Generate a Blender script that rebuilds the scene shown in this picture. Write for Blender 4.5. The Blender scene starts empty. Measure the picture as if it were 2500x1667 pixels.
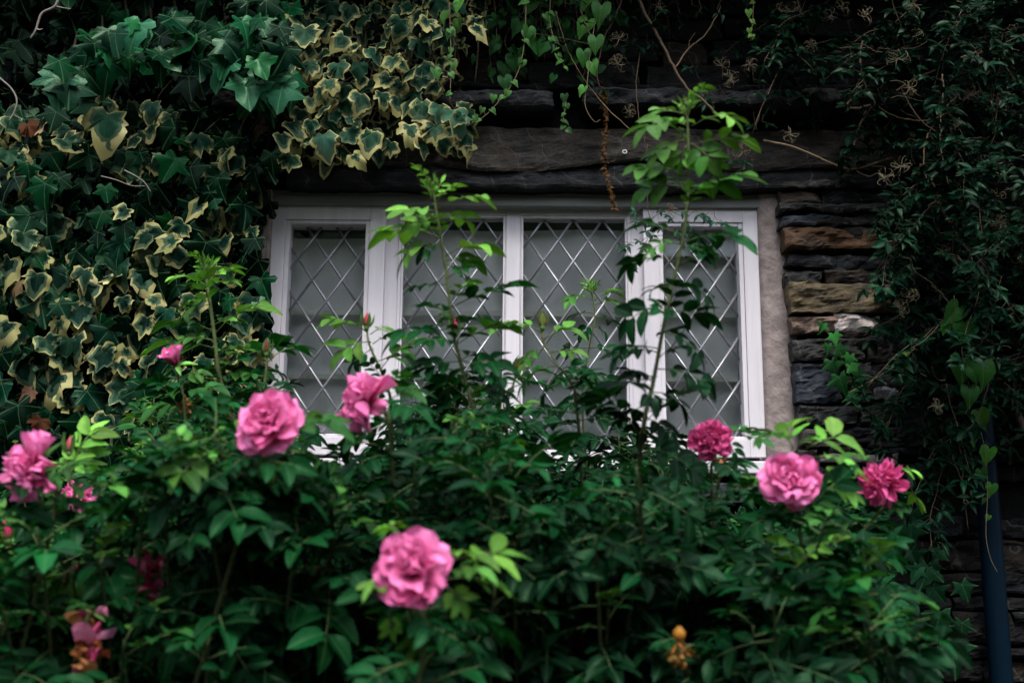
import bpy, bmesh, math, random
import numpy as np
from mathutils import Vector, Matrix, noise

random.seed(7); RNG = np.random.default_rng(7)
SC = bpy.context.scene
COL = SC.collection
PI = math.pi

# ------------------------------------------------------------------ camera
CAM = Vector((0.0, -3.5, 1.2))
FPX = 2778.0                      # focal length in pixels of the 2500 px wide photograph (40 mm)
TILT, ROLL = math.radians(11.5), math.radians(0.4)
cam_data = bpy.data.cameras.new('camera')
K = 2500 / 2352.0                 # some positions were read off a 2352 px wide view
cam = bpy.data.objects.new('camera', cam_data); COL.objects.link(cam)
cam_data.sensor_width = 36.0; cam_data.lens = 40.0
cam_data.clip_start = 0.05; cam_data.clip_end = 500
R3 = (Matrix.Rotation(PI/2 + TILT, 3, 'X') @ Matrix.Rotation(ROLL, 3, 'Z'))
cam.matrix_world = Matrix.Translation(CAM) @ R3.to_4x4()
cam_data.dof.use_dof = True
cam_data.dof.focus_distance = 3.42
cam_data.dof.aperture_fstop = 4.2
SC.camera = cam

# ------------------------------------------------------------------ sky, sun, exposure (soft overcast day)
SUN_EL, SUN_AZ = math.radians(60), math.radians(172)      # azimuth clockwise from +Y: high behind the camera
world = bpy.data.worlds.new('World'); SC.world = world; world.use_nodes = True
wn = world.node_tree; wn.nodes.clear()
w_out = wn.nodes.new('ShaderNodeOutputWorld'); w_bg = wn.nodes.new('ShaderNodeBackground')
w_sky = wn.nodes.new('ShaderNodeTexSky'); w_sky.sky_type = 'NISHITA'; w_sky.sun_disc = False
w_sky.sun_elevation = SUN_EL; w_sky.sun_rotation = SUN_AZ
w_hs = wn.nodes.new('ShaderNodeHueSaturation'); w_hs.inputs['Saturation'].default_value = 0.35
w_bg.inputs['Strength'].default_value = 0.13
wn.links.new(w_sky.outputs[0], w_hs.inputs['Color']); # overcast sky: about three times brighter overhead than at the horizon
w_tc = wn.nodes.new('ShaderNodeTexCoord'); w_sep = wn.nodes.new('ShaderNodeSeparateXYZ'); w_mr = wn.nodes.new('ShaderNodeMapRange')
w_mr.inputs[1].default_value = 0.0; w_mr.inputs[2].default_value = 1.0; w_mr.inputs[3].default_value = 0.20; w_mr.inputs[4].default_value = 2.0
w_mul = wn.nodes.new('ShaderNodeVectorMath'); w_mul.operation = 'SCALE'
wn.links.new(w_tc.outputs['Generated'], w_sep.inputs[0]); wn.links.new(w_sep.outputs[2], w_mr.inputs[0]); wn.links.new(w_mr.outputs[0], w_mul.inputs['Scale'])
wn.links.new(w_hs.outputs[0], w_mul.inputs[0]); wn.links.new(w_mul.outputs[0], w_bg.inputs['Color'])
wn.links.new(w_bg.outputs[0], w_out.inputs['Surface'])
sl = bpy.data.lights.new('sun', 'SUN'); sl.energy = 1.25; sl.angle = math.radians(22); sl.color = (1.0, 0.96, 0.90)
sun = bpy.data.objects.new('sun', sl); COL.objects.link(sun)
sdir = Vector((math.sin(SUN_AZ)*math.cos(SUN_EL), math.cos(SUN_AZ)*math.cos(SUN_EL), math.sin(SUN_EL)))
sun.rotation_euler = sdir.to_track_quat('Z', 'Y').to_euler()
sun.location = sdir * 20
SC.view_settings.view_transform = 'Standard'; SC.view_settings.look = 'None'
SC.view_settings.exposure = 1.57; SC.view_settings.gamma = 1.0
SC.render.engine = 'CYCLES'
SC.cycles.max_bounces = 8; SC.cycles.transparent_max_bounces = 12

# ------------------------------------------------------------------ helpers
def P(px, py, Y):
    """a point of the place seen at a pixel of the 2500 px photograph, at wall distance Y"""
    d = R3 @ Vector(((px - 1250) / FPX, -(py - 833.5) / FPX, -1.0))
    t = (Y - CAM.y) / d.y
    return CAM + d * t
def PK(px, py, Y): return P(px*K, py*K, Y)
R3I = R3.transposed()
def proj(p):
    q = R3I @ (Vector(p) - CAM); return 1250 + FPX*q.x/-q.z, 833.5 - FPX*q.y/-q.z
BLOOMS = [(948,1308,-2.15,100),(622,976,-1.95,95),(845,926,-1.75,85),(84,1075,-1.9,95),(1630,1012,-1.5,66),(1816,1100,-1.8,88),(2026,1110,-1.55,66),(404,838,-1.2,44),(180,1145,-1.1,50),(345,1305,-1.8,66),(208,1405,-1.9,66),(208,1480,-1.9,55),(425,915,-1.15,36),(722,1318,-1.7,36),(1655,1052,-1.42,30),(1560,1455,-1.98,58),(1560,1490,-1.98,50),(175,1300,-1.75,40),(18,1240,-1.6,30),(1186,855,-1.25,25),(842,752,-1.35,30),(1246,752,-1.35,30),(130,1370,-1.75,60),(1110,1340,-2.1,90),(1900,1060,-1.8,80)]
def hides_bloom(B, T):
    """would this leaf stand right in front of a flower? (gardeners' rule: flowers sit clear of the leaves)"""
    for p in (B, (np.array(B)+np.array(T))/2, T):
        x, y = proj(p); x /= K; y /= K
        for cx_, cy_, Y_, r_ in BLOOMS:
            if p[1] < Y_+.05 and (x-cx_)**2+((y-cy_)*(1.25 if y>cy_ else 1))**2 < (r_*.88)**2: return True
    return False
def ppm(Y): return FPX / (Y - CAM.y)            # photo pixels per metre at Y

def mat(name):
    m = bpy.data.materials.new(name); m.use_nodes = True
    nt = m.node_tree; b = nt.nodes['Principled BSDF']
    return m, nt, b
def N(nt, t, **kw):
    n = nt.nodes.new(t)
    for k, v in kw.items():
        if k in n.inputs: n.inputs[k].default_value = v
        else: setattr(n, k, v)
    return n
def mix(nt, fac, a, b, mode='MIX'):
    n = nt.nodes.new('ShaderNodeMix'); n.data_type = 'RGBA'; n.blend_type = mode
    for s, v in ((n.inputs[0], fac), (n.inputs[6], a), (n.inputs[7], b)):
        if hasattr(v, 'is_linked') or isinstance(v, bpy.types.NodeSocket): nt.links.new(v, s)
        elif isinstance(v, (int, float)): s.default_value = v
        else: s.default_value = (*v, 1) if len(v) == 3 else v
    return n.outputs[2]
def ramp(nt, src, stops):
    n = nt.nodes.new('ShaderNodeValToRGB'); e = n.color_ramp.elements
    while len(e) < len(stops): e.new(0.5)
    for x, (p, c) in zip(e, stops):
        x.position = p; x.color = (*c, 1) if len(c) == 3 else c
    nt.links.new(src, n.inputs[0]); return n.outputs[0]
def attr(nt, name):
    n = nt.nodes.new('ShaderNodeAttribute'); n.attribute_name = name; return n
def noise_tex(nt, scale, detail=4, rough=0.6, stretch=None):
    t = N(nt, 'ShaderNodeTexNoise'); t.inputs['Scale'].default_value = scale
    t.inputs['Detail'].default_value = detail; t.inputs['Roughness'].default_value = rough
    g = nt.nodes.new('ShaderNodeTexCoord'); src = g.outputs['Object']
    if stretch:
        mp = nt.nodes.new('ShaderNodeMapping'); mp.inputs['Scale'].default_value = stretch
        nt.links.new(src, mp.inputs[0]); src = mp.outputs[0]
    nt.links.new(src, t.inputs['Vector']); return t.outputs['Fac']
def bump(nt, b, src, strength, dist):
    n = nt.nodes.new('ShaderNodeBump'); n.inputs['Strength'].default_value = strength; n.inputs['Distance'].default_value = dist
    nt.links.new(src, n.inputs['Height']); nt.links.new(n.outputs[0], b.inputs['Normal'])

class Buf:
    """collects vertices and faces with a colour, an edge and a vein value per vertex"""
    def __init__(s): s.v=[]; s.c=[]; s.e=[]; s.ve=[]; s.loops=[]; s.tot=[]; s.n=0
    def add(s, v, loops, tot, col, edge=None, vein=None):
        v = np.asarray(v, float); n = len(v)
        s.v.append(v); s.loops.append(np.asarray(loops)+s.n); s.tot.append(np.asarray(tot))
        col = np.asarray(col, float)
        if col.ndim == 1: col = np.repeat(col[None,:3], n, 0)
        s.c.append(col[:, :3]); s.e.append(np.zeros(n) if edge is None else edge); s.ve.append(np.zeros(n) if vein is None else vein)
        s.n += n
    def faces(s, v, faces, col, **k):
        s.add(v, [i for f in faces for i in f], [len(f) for f in faces], col, **k)
    def mesh(s, name, origin=(0,0,0), smooth=True):
        me = bpy.data.meshes.new(name)
        if not s.n: return me
        V = np.concatenate(s.v) - np.array(origin); L = np.concatenate(s.loops); T = np.concatenate(s.tot)
        me.vertices.add(len(V)); me.vertices.foreach_set('co', V.ravel())
        me.loops.add(len(L)); me.loops.foreach_set('vertex_index', L.astype(np.int32))
        me.polygons.add(len(T)); st = np.concatenate([[0], np.cumsum(T)[:-1]])
        me.polygons.foreach_set('loop_start', st.astype(np.int32)); me.polygons.foreach_set('loop_total', T.astype(np.int32))
        me.update(calc_edges=True); me.validate()
        me.polygons.foreach_set('use_smooth', np.full(len(me.polygons), smooth))
        a = me.attributes.new('col', 'FLOAT_COLOR', 'POINT'); C = np.concatenate(s.c)
        a.data.foreach_set('color', np.hstack([C, np.ones((len(C),1))]).ravel())
        a = me.attributes.new('edge', 'FLOAT', 'POINT'); a.data.foreach_set('value', np.concatenate(s.e))
        a = me.attributes.new('vein', 'FLOAT', 'POINT'); a.data.foreach_set('value', np.concatenate(s.ve))
        return me

def thing(name, label, cat, loc=(0,0,0), group=None):
    o = bpy.data.objects.new(name, None); o.empty_display_size = 0.05; COL.objects.link(o); o.location = loc
    o['label'] = label; o['category'] = cat
    if group: o['group'] = group
    return o
def wloc(o):
    v = Vector(o.location)
    while o.parent: o = o.parent; v += Vector(o.location)
    return v
def part(name, buf, m, parent=None, label=None, smooth=True, at=None):
    """one mesh object made of a Buf (world coordinates) under its thing"""
    org = Vector(at) if at is not None else (wloc(parent) if parent else Vector((0,0,0)))
    me = buf.mesh(name, org, smooth) if isinstance(buf, Buf) else buf
    o = bpy.data.objects.new(name, me); COL.objects.link(o)
    if m: me.materials.append(m)
    if parent: o.parent = parent; o.location = org - wloc(parent)
    else: o.location = org
    if label: o['label'] = label
    return o
def boxes(name, lst, m, parent=None, bevel=0.0, label=None, seg=2):
    """boxes (x0,x1,y0,y1,z0,z1) bevelled and joined into one mesh"""
    bm = bmesh.new()
    for x0,x1,y0,y1,z0,z1 in lst:
        r = bmesh.ops.create_cube(bm, size=1.0)
        bmesh.ops.scale(bm, vec=(x1-x0, y1-y0, z1-z0), verts=r['verts'])
        bmesh.ops.translate(bm, vec=((x0+x1)/2, (y0+y1)/2, (z0+z1)/2), verts=r['verts'])
    if bevel: bmesh.ops.bevel(bm, geom=list(bm.edges), offset=bevel, segments=seg, affect='EDGES', profile=0.6)
    org = wloc(parent) if parent else Vector((0,0,0))
    bmesh.ops.translate(bm, vec=-org, verts=bm.verts)
    me = bpy.data.meshes.new(name); bm.to_mesh(me); bm.free()
    o = bpy.data.objects.new(name, me); COL.objects.link(o); me.materials.append(m)
    if parent: o.parent = parent
    if label: o['label'] = label
    return o

def spline(pts, n=6):
    """Catmull-Rom through points"""
    p = [np.array(q, float) for q in pts]
    if len(p) < 3:
        return [p[0] + (p[-1]-p[0])*t for t in np.linspace(0,1,n+1)]
    p = [2*p[0]-p[1]] + p + [2*p[-1]-p[-2]]; out = []
    for i in range(1, len(p)-2):
        a,b,c,d = p[i-1:i+3]
        for k in range(n):
            t = k/n
            out.append(0.5*((2*b)+(c-a)*t+(2*a-5*b+4*c-d)*t*t+(3*b-a-3*c+d)*t**3))
    out.append(p[-2]); return out
def tube(buf, pts, r0, r1=None, seg=6, col=(.2,.2,.2), cap=True):
    pts = [np.array(p, float) for p in pts]; n = len(pts); r1 = r0 if r1 is None else r1
    t = np.gradient(np.array(pts), axis=0); t /= (np.linalg.norm(t, axis=1)[:,None]+1e-9)
    a = np.array([0,0,1.0]) if abs(t[0][2]) < .9 else np.array([1.0,0,0])
    u = np.cross(t[0], a); u /= np.linalg.norm(u); V=[]; ang = np.linspace(0, 2*PI, seg, endpoint=False)
    for i in range(n):
        u = u - t[i]*np.dot(u,t[i]); u /= (np.linalg.norm(u)+1e-9); w = np.cross(t[i],u)
        r = r0+(r1-r0)*i/max(1,n-1)
        V.append(pts[i] + r*(np.cos(ang)[:,None]*u + np.sin(ang)[:,None]*w))
    V = np.concatenate(V); F=[]
    for i in range(n-1):
        for k in range(seg):
            F.append((i*seg+k, i*seg+(k+1)%seg, (i+1)*seg+(k+1)%seg, (i+1)*seg+k))
    if cap: F.append(tuple(range(seg))[::-1]); F.append(tuple((n-1)*seg+k for k in range(seg)))
    if isinstance(col, list): col = np.repeat(np.linspace(col[0], col[1], n), seg, 0)
    buf.faces(V, F, col)
def frame(tip, nrm):
    """3x3 whose columns are side, tip direction, normal"""
    t = np.array(tip, float); t /= np.linalg.norm(t)+1e-9; n = np.array(nrm, float)
    n = n - t*np.dot(n,t); l = np.linalg.norm(n)
    if l < 1e-4: n = np.cross(t, [1,0.3,0]); l = np.linalg.norm(n)
    n /= l; return np.stack([np.cross(t,n), t, n], 1)
def axf(axis):
    a=np.array(axis,float); M=frame(a, RNG.normal(0,1,3)); return np.stack([M[:,2],M[:,0],M[:,1]],1)
def rv(s=1.0): return RNG.normal(0, s, 3)

# ------------------------------------------------------------------ leaf shapes (templates, several variants each)
def leaflet_tmpl(width, fold, curl, wave, nl=6, pointed=0.5, side=0.0):
    """a simple toothed leaflet: rows along the midrib, five points across"""
    us = np.array([-1,-.55,0,.55,1.0]); V=[]; E=[]; VE=[]
    for i in range(nl+1):
        s = i/nl
        w = width*0.5*(math.sin(PI*min(1,s**0.85))**(0.62+0.3*pointed))*(1-0.12*s) if 0<s<1 else 0.004
        for u in us:
            tooth = 1+ (0.05 if (i%2) else -0.03)*(abs(u)>.9)
            x = u*w*tooth + side*s*s; a = abs(u)*w
            z = fold*a + curl*s*s*-1 + wave*math.sin(s*9+u*2)*abs(u) + 0.04*(1-abs(u))*0
            V.append((x, s, z)); E.append(max(abs(u), 0)); VE.append(1.0 if u==0 else 0.0)
    F=[]
    for i in range(nl):
        for k in range(4): a=i*5+k; F.append((a,a+1,a+6,a+5))
    return np.array(V), np.array([j for f in F for j in f]), np.full(len(F),4), np.array(E), np.array(VE)
def radial_tmpl(outline, cup, droop, wave, jit, veinpts, rng):
    """a lobed leaf: outline (right half, from the notch to the tip) mirrored, with rings toward the stalk"""
    o = [(x*(1+rng.normal(0,jit)), y*(1+rng.normal(0,jit))) for x,y in outline]
    o2 = [(-x*(1+rng.normal(0,jit)), y*(1+rng.normal(0,jit))) for x,y in outline[:-1]][::-1]
    ring = o + o2; vv = [1.0 if i in veinpts else 0.0 for i in range(len(outline))]
    vv = vv + vv[:-1][::-1]; n = len(ring)
    rings = (0.30, 0.62, 0.86, 1.0); ph = rng.uniform(0,6)
    def zz(x,y):
        r = math.hypot(x,y)
        return cup*abs(x)*(1-0.4*abs(x)) - droop*max(0,y)**2*0.9 + wave*math.sin(5*math.atan2(x,y)+ph)*r*r - 0.10*r*r*(1 if cup<0.15 else 0.4)
    V=[(0,0,0)]; E=[0.0]; VE=[1.0]
    for q in rings:
        for (x,y),v in zip(ring,vv):
            V.append((x*q,y*q,zz(x*q,y*q))); E.append(q); VE.append(v)
    F=[]
    for k in range(n): F.append((0, 1+k, 1+(k+1)%n))
    for j in range(len(rings)-1):
        for k in range(n):
            a=1+j*n+k; b=1+j*n+(k+1)%n; F.append((a, a+n, b+n, b))
    return np.array(V), np.array([j for f in F for j in f]), np.array([len(f) for f in F]), np.array(E), np.array(VE)
IVY_O = [(0.05,-.10),(.20,-.27),(.38,-.24),(.47,-.06),(.43,.07),(.58,.16),(.76,.33),(.58,.40),(.36,.44),(.31,.62),(.17,.83),(0,1.02)]
IVY_R = [(0.05,-.12),(.22,-.26),(.42,-.20),(.52,-.04),(.53,.10),(.60,.22),(.62,.36),(.52,.44),(.42,.52),(.34,.66),(.20,.84),(0,1.0)]
IVY_S = [(0.04,-.06),(.18,-.24),(.36,-.28),(.42,-.10),(.40,.04),(.56,.15),(.78,.34),(.56,.36),(.34,.40),(.28,.60),(.15,.83),(0,1.06)]
HEART = [(0.0,-.04),(.12,-.24),(.30,-.30),(.46,-.18),(.52,.05),(.46,.32),(.32,.58),(.16,.82),(0,1.05)]
_r = np.random.default_rng(3)
T_IVY = [radial_tmpl(IVY_O, _r.uniform(.0,.5), _r.uniform(.0,.5), _r.uniform(.03,.14), .10, (2,6,11), _r) for _ in range(9)]
T_IVYR = [radial_tmpl(IVY_R, _r.uniform(-.1,.6), _r.uniform(-.1,.6), _r.uniform(.08,.22), .14, (2,6,11), _r) for _ in range(10)]
T_IVYS = [radial_tmpl(IVY_S, _r.uniform(.05,.4), _r.uniform(.0,.4), _r.uniform(.03,.10), .10, (2,6,11), _r) for _ in range(6)]
T_HEART = [radial_tmpl(HEART, _r.uniform(.1,.4), _r.uniform(.0,.35), _r.uniform(.01,.05), .05, (8,), _r) for _ in range(5)]
T_ROSE = [leaflet_tmpl(_r.uniform(.47,.60), _r.uniform(.12,.5), _r.uniform(-.02,.38), _r.uniform(.0,.03), 6, 0.2) for _ in range(9)]
T_ROSEF = [leaflet_tmpl(_r.uniform(.22,.34), _r.uniform(.5,1.1), _r.uniform(-.1,.15), .02, 5, 0.6) for _ in range(5)]   # young folded leaflets
T_CLEM = [leaflet_tmpl(_r.uniform(.40,.56), _r.uniform(.1,.5), _r.uniform(.0,.4), _r.uniform(0,.03), 6, 1.4, _r.uniform(-.1,.1)) for _ in range(8)]

def put(buf, T, origin, tip, nrm, size, col, cv=0.12):
    v, L, t, e, ve = T[RNG.integers(len(T))]
    M = frame(tip, nrm) * size
    w = v * np.array([1.0,1.0,1.0]) @ M.T + np.array(origin)
    c = np.clip(np.array(col)*math.exp(RNG.normal(-.04,.30+cv*.4)) * (1+RNG.normal(0,cv*.5,3)), 0.0002, 1)
    buf.add(w, L, t, c, e+RNG.normal(.02,.15)*(e>.05), ve)

# ------------------------------------------------------------------ materials
def leaf_mat(name, rough=0.45, transl=0.22, vein=0.25, spec=0.35, variegated=False, scale=60, cream=(.46,.41,.20)):
    m, nt, b = mat(name); col = attr(nt,'col').outputs['Color']
    nz = noise_tex(nt, scale, 3)
    c = mix(nt, 0.55, col, ramp(nt, nz, [(.3,(.55,.6,.6)),(.7,(1.25,1.2,1.1))]), 'MULTIPLY')
    if vein:
        vm = N(nt,'ShaderNodeMapRange'); vm.inputs[1].default_value=.72; vm.inputs[2].default_value=1.0
        nt.links.new(attr(nt,'vein').outputs['Fac'], vm.inputs[0])
        mv = N(nt,'ShaderNodeMath', operation='MULTIPLY'); nt.links.new(vm.outputs[0], mv.inputs[0]); mv.inputs[1].default_value = vein
        c = mix(nt, mv.outputs[0], c, mix(nt, 0.75, col, (.16,.30,.14)))
    if variegated:
        e = attr(nt,'edge').outputs['Fac']; nv = noise_tex(nt, 17, 2)
        s = N(nt,'ShaderNodeMath', operation='MULTIPLY_ADD'); nt.links.new(nv, s.inputs[0]); s.inputs[1].default_value = 0.95; nt.links.new(e, s.inputs[2])
        k = N(nt,'ShaderNodeMapRange'); k.inputs[1].default_value=1.30; k.inputs[2].default_value=1.36; nt.links.new(s.outputs[0], k.inputs[0])
        k2 = N(nt,'ShaderNodeMapRange'); k2.inputs[1].default_value=1.06; k2.inputs[2].default_value=1.14; nt.links.new(s.outputs[0], k2.inputs[0])
        c = mix(nt, k2.outputs[0], c, (.045,.075,.045)); n2 = noise_tex(nt, 9, 2)
        c = mix(nt, k.outputs[0], c, ramp(nt, n2, [(.30,cream),(.5,(cream[0]*.6,cream[1]*.62,cream[2]*.5)),(.7,(cream[0]*.36,cream[1]*.40,cream[2]*.30))]))
    nt.links.new(c, b.inputs['Base Color']); b.inputs['Roughness'].default_value = rough
    b.inputs['Specular IOR Level'].default_value = spec; b.inputs['Specular Tint'].default_value = (.45,1.0,.55,1)
    bump(nt, b, noise_tex(nt, scale*2.2, 2), .25, .002)
    tr = N(nt,'ShaderNodeBsdfTranslucent'); tc = mix(nt, 1.0, c, (1.25,1.35,.5), 'MULTIPLY'); nt.links.new(tc, tr.inputs[0])
    ms = N(nt,'ShaderNodeMixShader'); ms.inputs[0].default_value = transl
    nt.links.new(b.outputs[0], ms.inputs[1]); nt.links.new(tr.outputs[0], ms.inputs[2])
    nt.links.new(ms.outputs[0], nt.nodes['Material Output'].inputs[0]); return m
M_ROSE = leaf_mat('rose_leaf', .38, .20, .16, .10)
M_IVYV = leaf_mat('variegated_ivy_leaf', .45, .10, .08, .09, True)
M_IVYG = leaf_mat('green_ivy_leaf', .27, .10, .42, .12)
M_CLEM = leaf_mat('clematis_leaf', .34, .08, .12, .07)
M_HEART = leaf_mat('bindweed_leaf', .45, .25, .25, .2)
M_DRY = leaf_mat('dry_leaf', .8, .15, .1, .15)

def attr_mat(name, rough=.7, spec=.25, nscale=90, amt=.5, bumpd=.003):
    m, nt, b = mat(name); c = attr(nt,'col').outputs['Color']; nz = noise_tex(nt, nscale, 4)
    c = mix(nt, amt, c, ramp(nt, nz, [(.3,(.5,.5,.5)),(.7,(1.4,1.4,1.4))]), 'MULTIPLY')
    nt.links.new(c, b.inputs['Base Color']); b.inputs['Roughness'].default_value=rough; b.inputs['Specular IOR Level'].default_value=spec
    bump(nt, b, nz, .5, bumpd); return m
M_STEM = attr_mat('stem_bark')
M_FLUFF = attr_mat('seed_fluff', .9, .05)

def stone_mat():
    m, nt, b = mat('slate_stone'); col = attr(nt,'col').outputs['Color']
    lay = noise_tex(nt, 9.0, 8, .72, (1.0,1.0,3.2)); fine = noise_tex(nt, 70, 6, .7); big = noise_tex(nt, 11, 5, .65)
    c = mix(nt, .85, col, ramp(nt, lay, [(.28,(.35,.36,.4)),(.5,(.95,.95,.95)),(.72,(1.7,1.6,1.5))]), 'MULTIPLY')
    c = mix(nt, .7, c, ramp(nt, fine, [(.3,(.5,.5,.5)),(.7,(1.45,1.45,1.45))]), 'MULTIPLY')
    c = mix(nt, .45, c, ramp(nt, big, [(.38,(.45,.48,.55)),(.66,(1.5,1.35,1.1))]), 'MULTIPLY')
    # thin pale mineral veins, slanting through the slate
    w = N(nt,'ShaderNodeTexWave', wave_type='BANDS'); w.inputs['Scale'].default_value=2.3; w.inputs['Distortion'].default_value=9; w.inputs['Detail'].default_value=4; w.inputs['Detail Scale'].default_value=1.6
    g = nt.nodes.new('ShaderNodeTexCoord'); mp = nt.nodes.new('ShaderNodeMapping'); mp.inputs['Rotation'].default_value=(0,.55,0)
    nt.links.new(g.outputs['Object'], mp.inputs[0]); nt.links.new(mp.outputs[0], w.inputs[0])
    vn = ramp(nt, w.outputs['Fac'], [(.993,(0,0,0)),(1.0,(.35,.35,.35))])
    c = mix(nt, vn, c, (.12,.118,.115))
    sp = ramp(nt, noise_tex(nt, 160, 2), [(.70,(0,0,0)),(.76,(.6,.6,.6))]); c = mix(nt, sp, c, (.07,.07,.066))
    nt.links.new(c, b.inputs['Base Color']); b.inputs['Roughness'].default_value=.60; b.inputs['Specular IOR Level'].default_value=.16
    s = N(nt,'ShaderNodeMath', operation='MULTIPLY_ADD'); nt.links.new(lay, s.inputs[0]); s.inputs[1].default_value=1.6; nt.links.new(fine, s.inputs[2])
    bump(nt, b, s.outputs[0], .7, .009); return m
M_STONE = stone_mat()
def simple(name, col, rough=.6, spec=.3, nscale=30, amt=.25, bs=.2, bd=.002, stretch=None):
    m, nt, b = mat(name); nz = noise_tex(nt, nscale, 5, .6, stretch)
    c = mix(nt, amt, col, ramp(nt, nz, [(.3,(.45,.45,.45)),(.7,(1.4,1.4,1.4))]), 'MULTIPLY')
    nt.links.new(c, b.inputs['Base Color']); b.inputs['Roughness'].default_value=rough; b.inputs['Specular IOR Level'].default_value=spec
    if bs: bump(nt, b, nz, bs, bd)
    return m
M_MORTAR = simple('dark_mortar', (.006,.006,.006), .9, .1, 40, .5, .6, .01)
M_PAINT = simple('white_frame_paint', (.655,.615,.655), .42, .3, 16, .22, .05, .001, (1.6,1,.12))
M_HEADP = simple('shaded_head_paint', (.20,.205,.20), .5, .25, 9, .30, .1, .001, (.4,1,3))  # paint darkened to stand for the lintel's shade on the head
M_SHADOWGAP_VENT = simple('shadow_gap_and_vent_black', (.012,.012,.013), .7, .2)  # black for the painted shadow gap and the trickle vent
M_LEAD = simple('lead_came', (.30,.30,.325), .38, .5, 60, .35, .2, .001)
M_LEAD.node_tree.nodes['Principled BSDF'].inputs['Metallic'].default_value = .55
M_SOLDER = simple('solder', (.6,.6,.62), .4, .5); 
M_PLASTER = simple('pinkish_render', (.255,.210,.197), .9, .1, 19, .75, .9, .012)
M_DARKROOM = simple('dark_room_paint', (.03,.03,.03), .9, .1)
M_PIPE = simple('navy_pipe_paint', (.0012,.0075,.0155), .45, .08, 20, .3, .1, .001)
M_SOIL = simple('garden_soil', (.022,.017,.012), .95, .1, 8, .6, .8, .03)
M_SKYBLOCK = simple('sky_block_green', (.020,.032,.016), .95, .05, 1.5, .7, .6, .2)
M_METAL = simple('galvanised_eye', (.5,.5,.48), .35, .5)
M_PATCH = simple('pale_patch_white', (.90,.91,.97), .6, .2, 12, .1)
M_PATCHMARK = simple('blue_grey_mark', (.12,.16,.24), .7, .2, 40, .5)
def blind_mat():
    m, nt, b = mat('grey_blind_cloth'); nz = noise_tex(nt, 3.2, 5, .6, (1,1,.6)); wv = noise_tex(nt, 260, 2, .5, (1,1,6))
    c = mix(nt, .7, (.86,.83,.845), ramp(nt, nz, [(.3,(.6,.62,.63)),(.7,(1.35,1.33,1.3))]), 'MULTIPLY')
    c = mix(nt, .25, c, ramp(nt, wv, [(.3,(.6,.6,.6)),(.7,(1.3,1.3,1.3))]), 'MULTIPLY')
    nt.links.new(c, b.inputs['Base Color']); b.inputs['Roughness'].default_value=.95; b.inputs['Specular IOR Level'].default_value=.05
    bump(nt, b, nz, .6, .02); return m
M_BLIND = blind_mat()
M_BATTEN = simple('blind_hem', (.80,.77,.70), .9, .1, 40, .2)
def glass_mat():
    m, nt, b = mat('window_glass'); nt.nodes.remove(b)
    fr = N(nt,'ShaderNodeFresnel'); fr.inputs[0].default_value=1.5
    tr = N(nt,'ShaderNodeBsdfTransparent'); tr.inputs[0].default_value=(.95,.97,.965,1)
    gl = N(nt,'ShaderNodeBsdfGlossy'); gl.inputs['Roughness'].default_value=.02
    ms = N(nt,'ShaderNodeMixShader'); nt.links.new(fr.outputs[0], ms.inputs[0]); nt.links.new(tr.outputs[0], ms.inputs[1]); nt.links.new(gl.outputs[0], ms.inputs[2])
    nt.links.new(ms.outputs[0], nt.nodes['Material Output'].inputs[0]); return m
M_GLASS = glass_mat()
def petal_mat():
    m, nt, b = mat('rose_petal'); col = attr(nt,'col').outputs['Color']; nz = noise_tex(nt, 90, 3)
    c = mix(nt, .35, col, ramp(nt, nz, [(.3,(.7,.6,.7)),(.7,(1.2,1.25,1.2))]), 'MULTIPLY')
    nt.links.new(c, b.inputs['Base Color']); b.inputs['Roughness'].default_value=.6; b.inputs['Specular IOR Level'].default_value=.2
    tr = N(nt,'ShaderNodeBsdfTranslucent'); nt.links.new(c, tr.inputs[0]); ms = N(nt,'ShaderNodeMixShader'); ms.inputs[0].default_value=.24
    nt.links.new(b.outputs[0], ms.inputs[1]); nt.links.new(tr.outputs[0], ms.inputs[2]); nt.links.new(ms.outputs[0], nt.nodes['Material Output'].inputs[0]); return m
M_PETAL = petal_mat()

# ------------------------------------------------------------------ ground and the house
me = bpy.data.meshes.new('ground'); bm = bmesh.new()
bmesh.ops.create_grid(bm, x_segments=60, y_segments=60, size=60)
for v in bm.verts: v.co.z = 0.02*noise.noise(v.co*0.7)
bm.to_mesh(me); bm.free(); g = bpy.data.objects.new('ground', me); COL.objects.link(g); me.materials.append(M_SOIL); g['kind']='structure'
# unseen wooded slope, added behind the camera to keep low sky off wall and panes
me = bpy.data.meshes.new('sky_block_hill'); bm = bmesh.new(); bmesh.ops.create_grid(bm, x_segments=90, y_segments=30, size=1)
for v in bm.verts:
    u, w = v.co.x, (v.co.y+1)/2; x = u*58; y = -14-40*(1-w) if False else -14-w*40
    v.co = Vector((x, y, -.1 + w*24 + 2.2*noise.noise((x*.12, w*4, 1)) + 1.6*noise.noise((x*.5, w*12, 5))*min(1,w*8)))
bm.to_mesh(me); bm.free(); g = bpy.data.objects.new('sky_block_hill', me); COL.objects.link(g); me.materials.append(M_SKYBLOCK); g['kind']='structure'

# unseen eaves, added above the view to shade the top of the wall
boxes('shade_eaves', [(-6,6,-.40,.05,3.27,3.31),(-6,6,-.43,-.40,3.24,3.40),(-6,6,.05,.6,3.31,3.5)], M_MORTAR)['kind']='structure'
YF = 0.085      # front of the casements
YG = 0.125      # glass
YB = 0.185       # blind
def X(px, py, Y): return P(px,py,Y).x
def Z(px, py, Y): return P(px,py,Y).z
# opening limits
OX0, OX1 = X(652,800,YF), X(1946,800,.03)
OZ0, OZ1 = Z(1400,1172,0.0), Z(1250,458,0.0)

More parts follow.
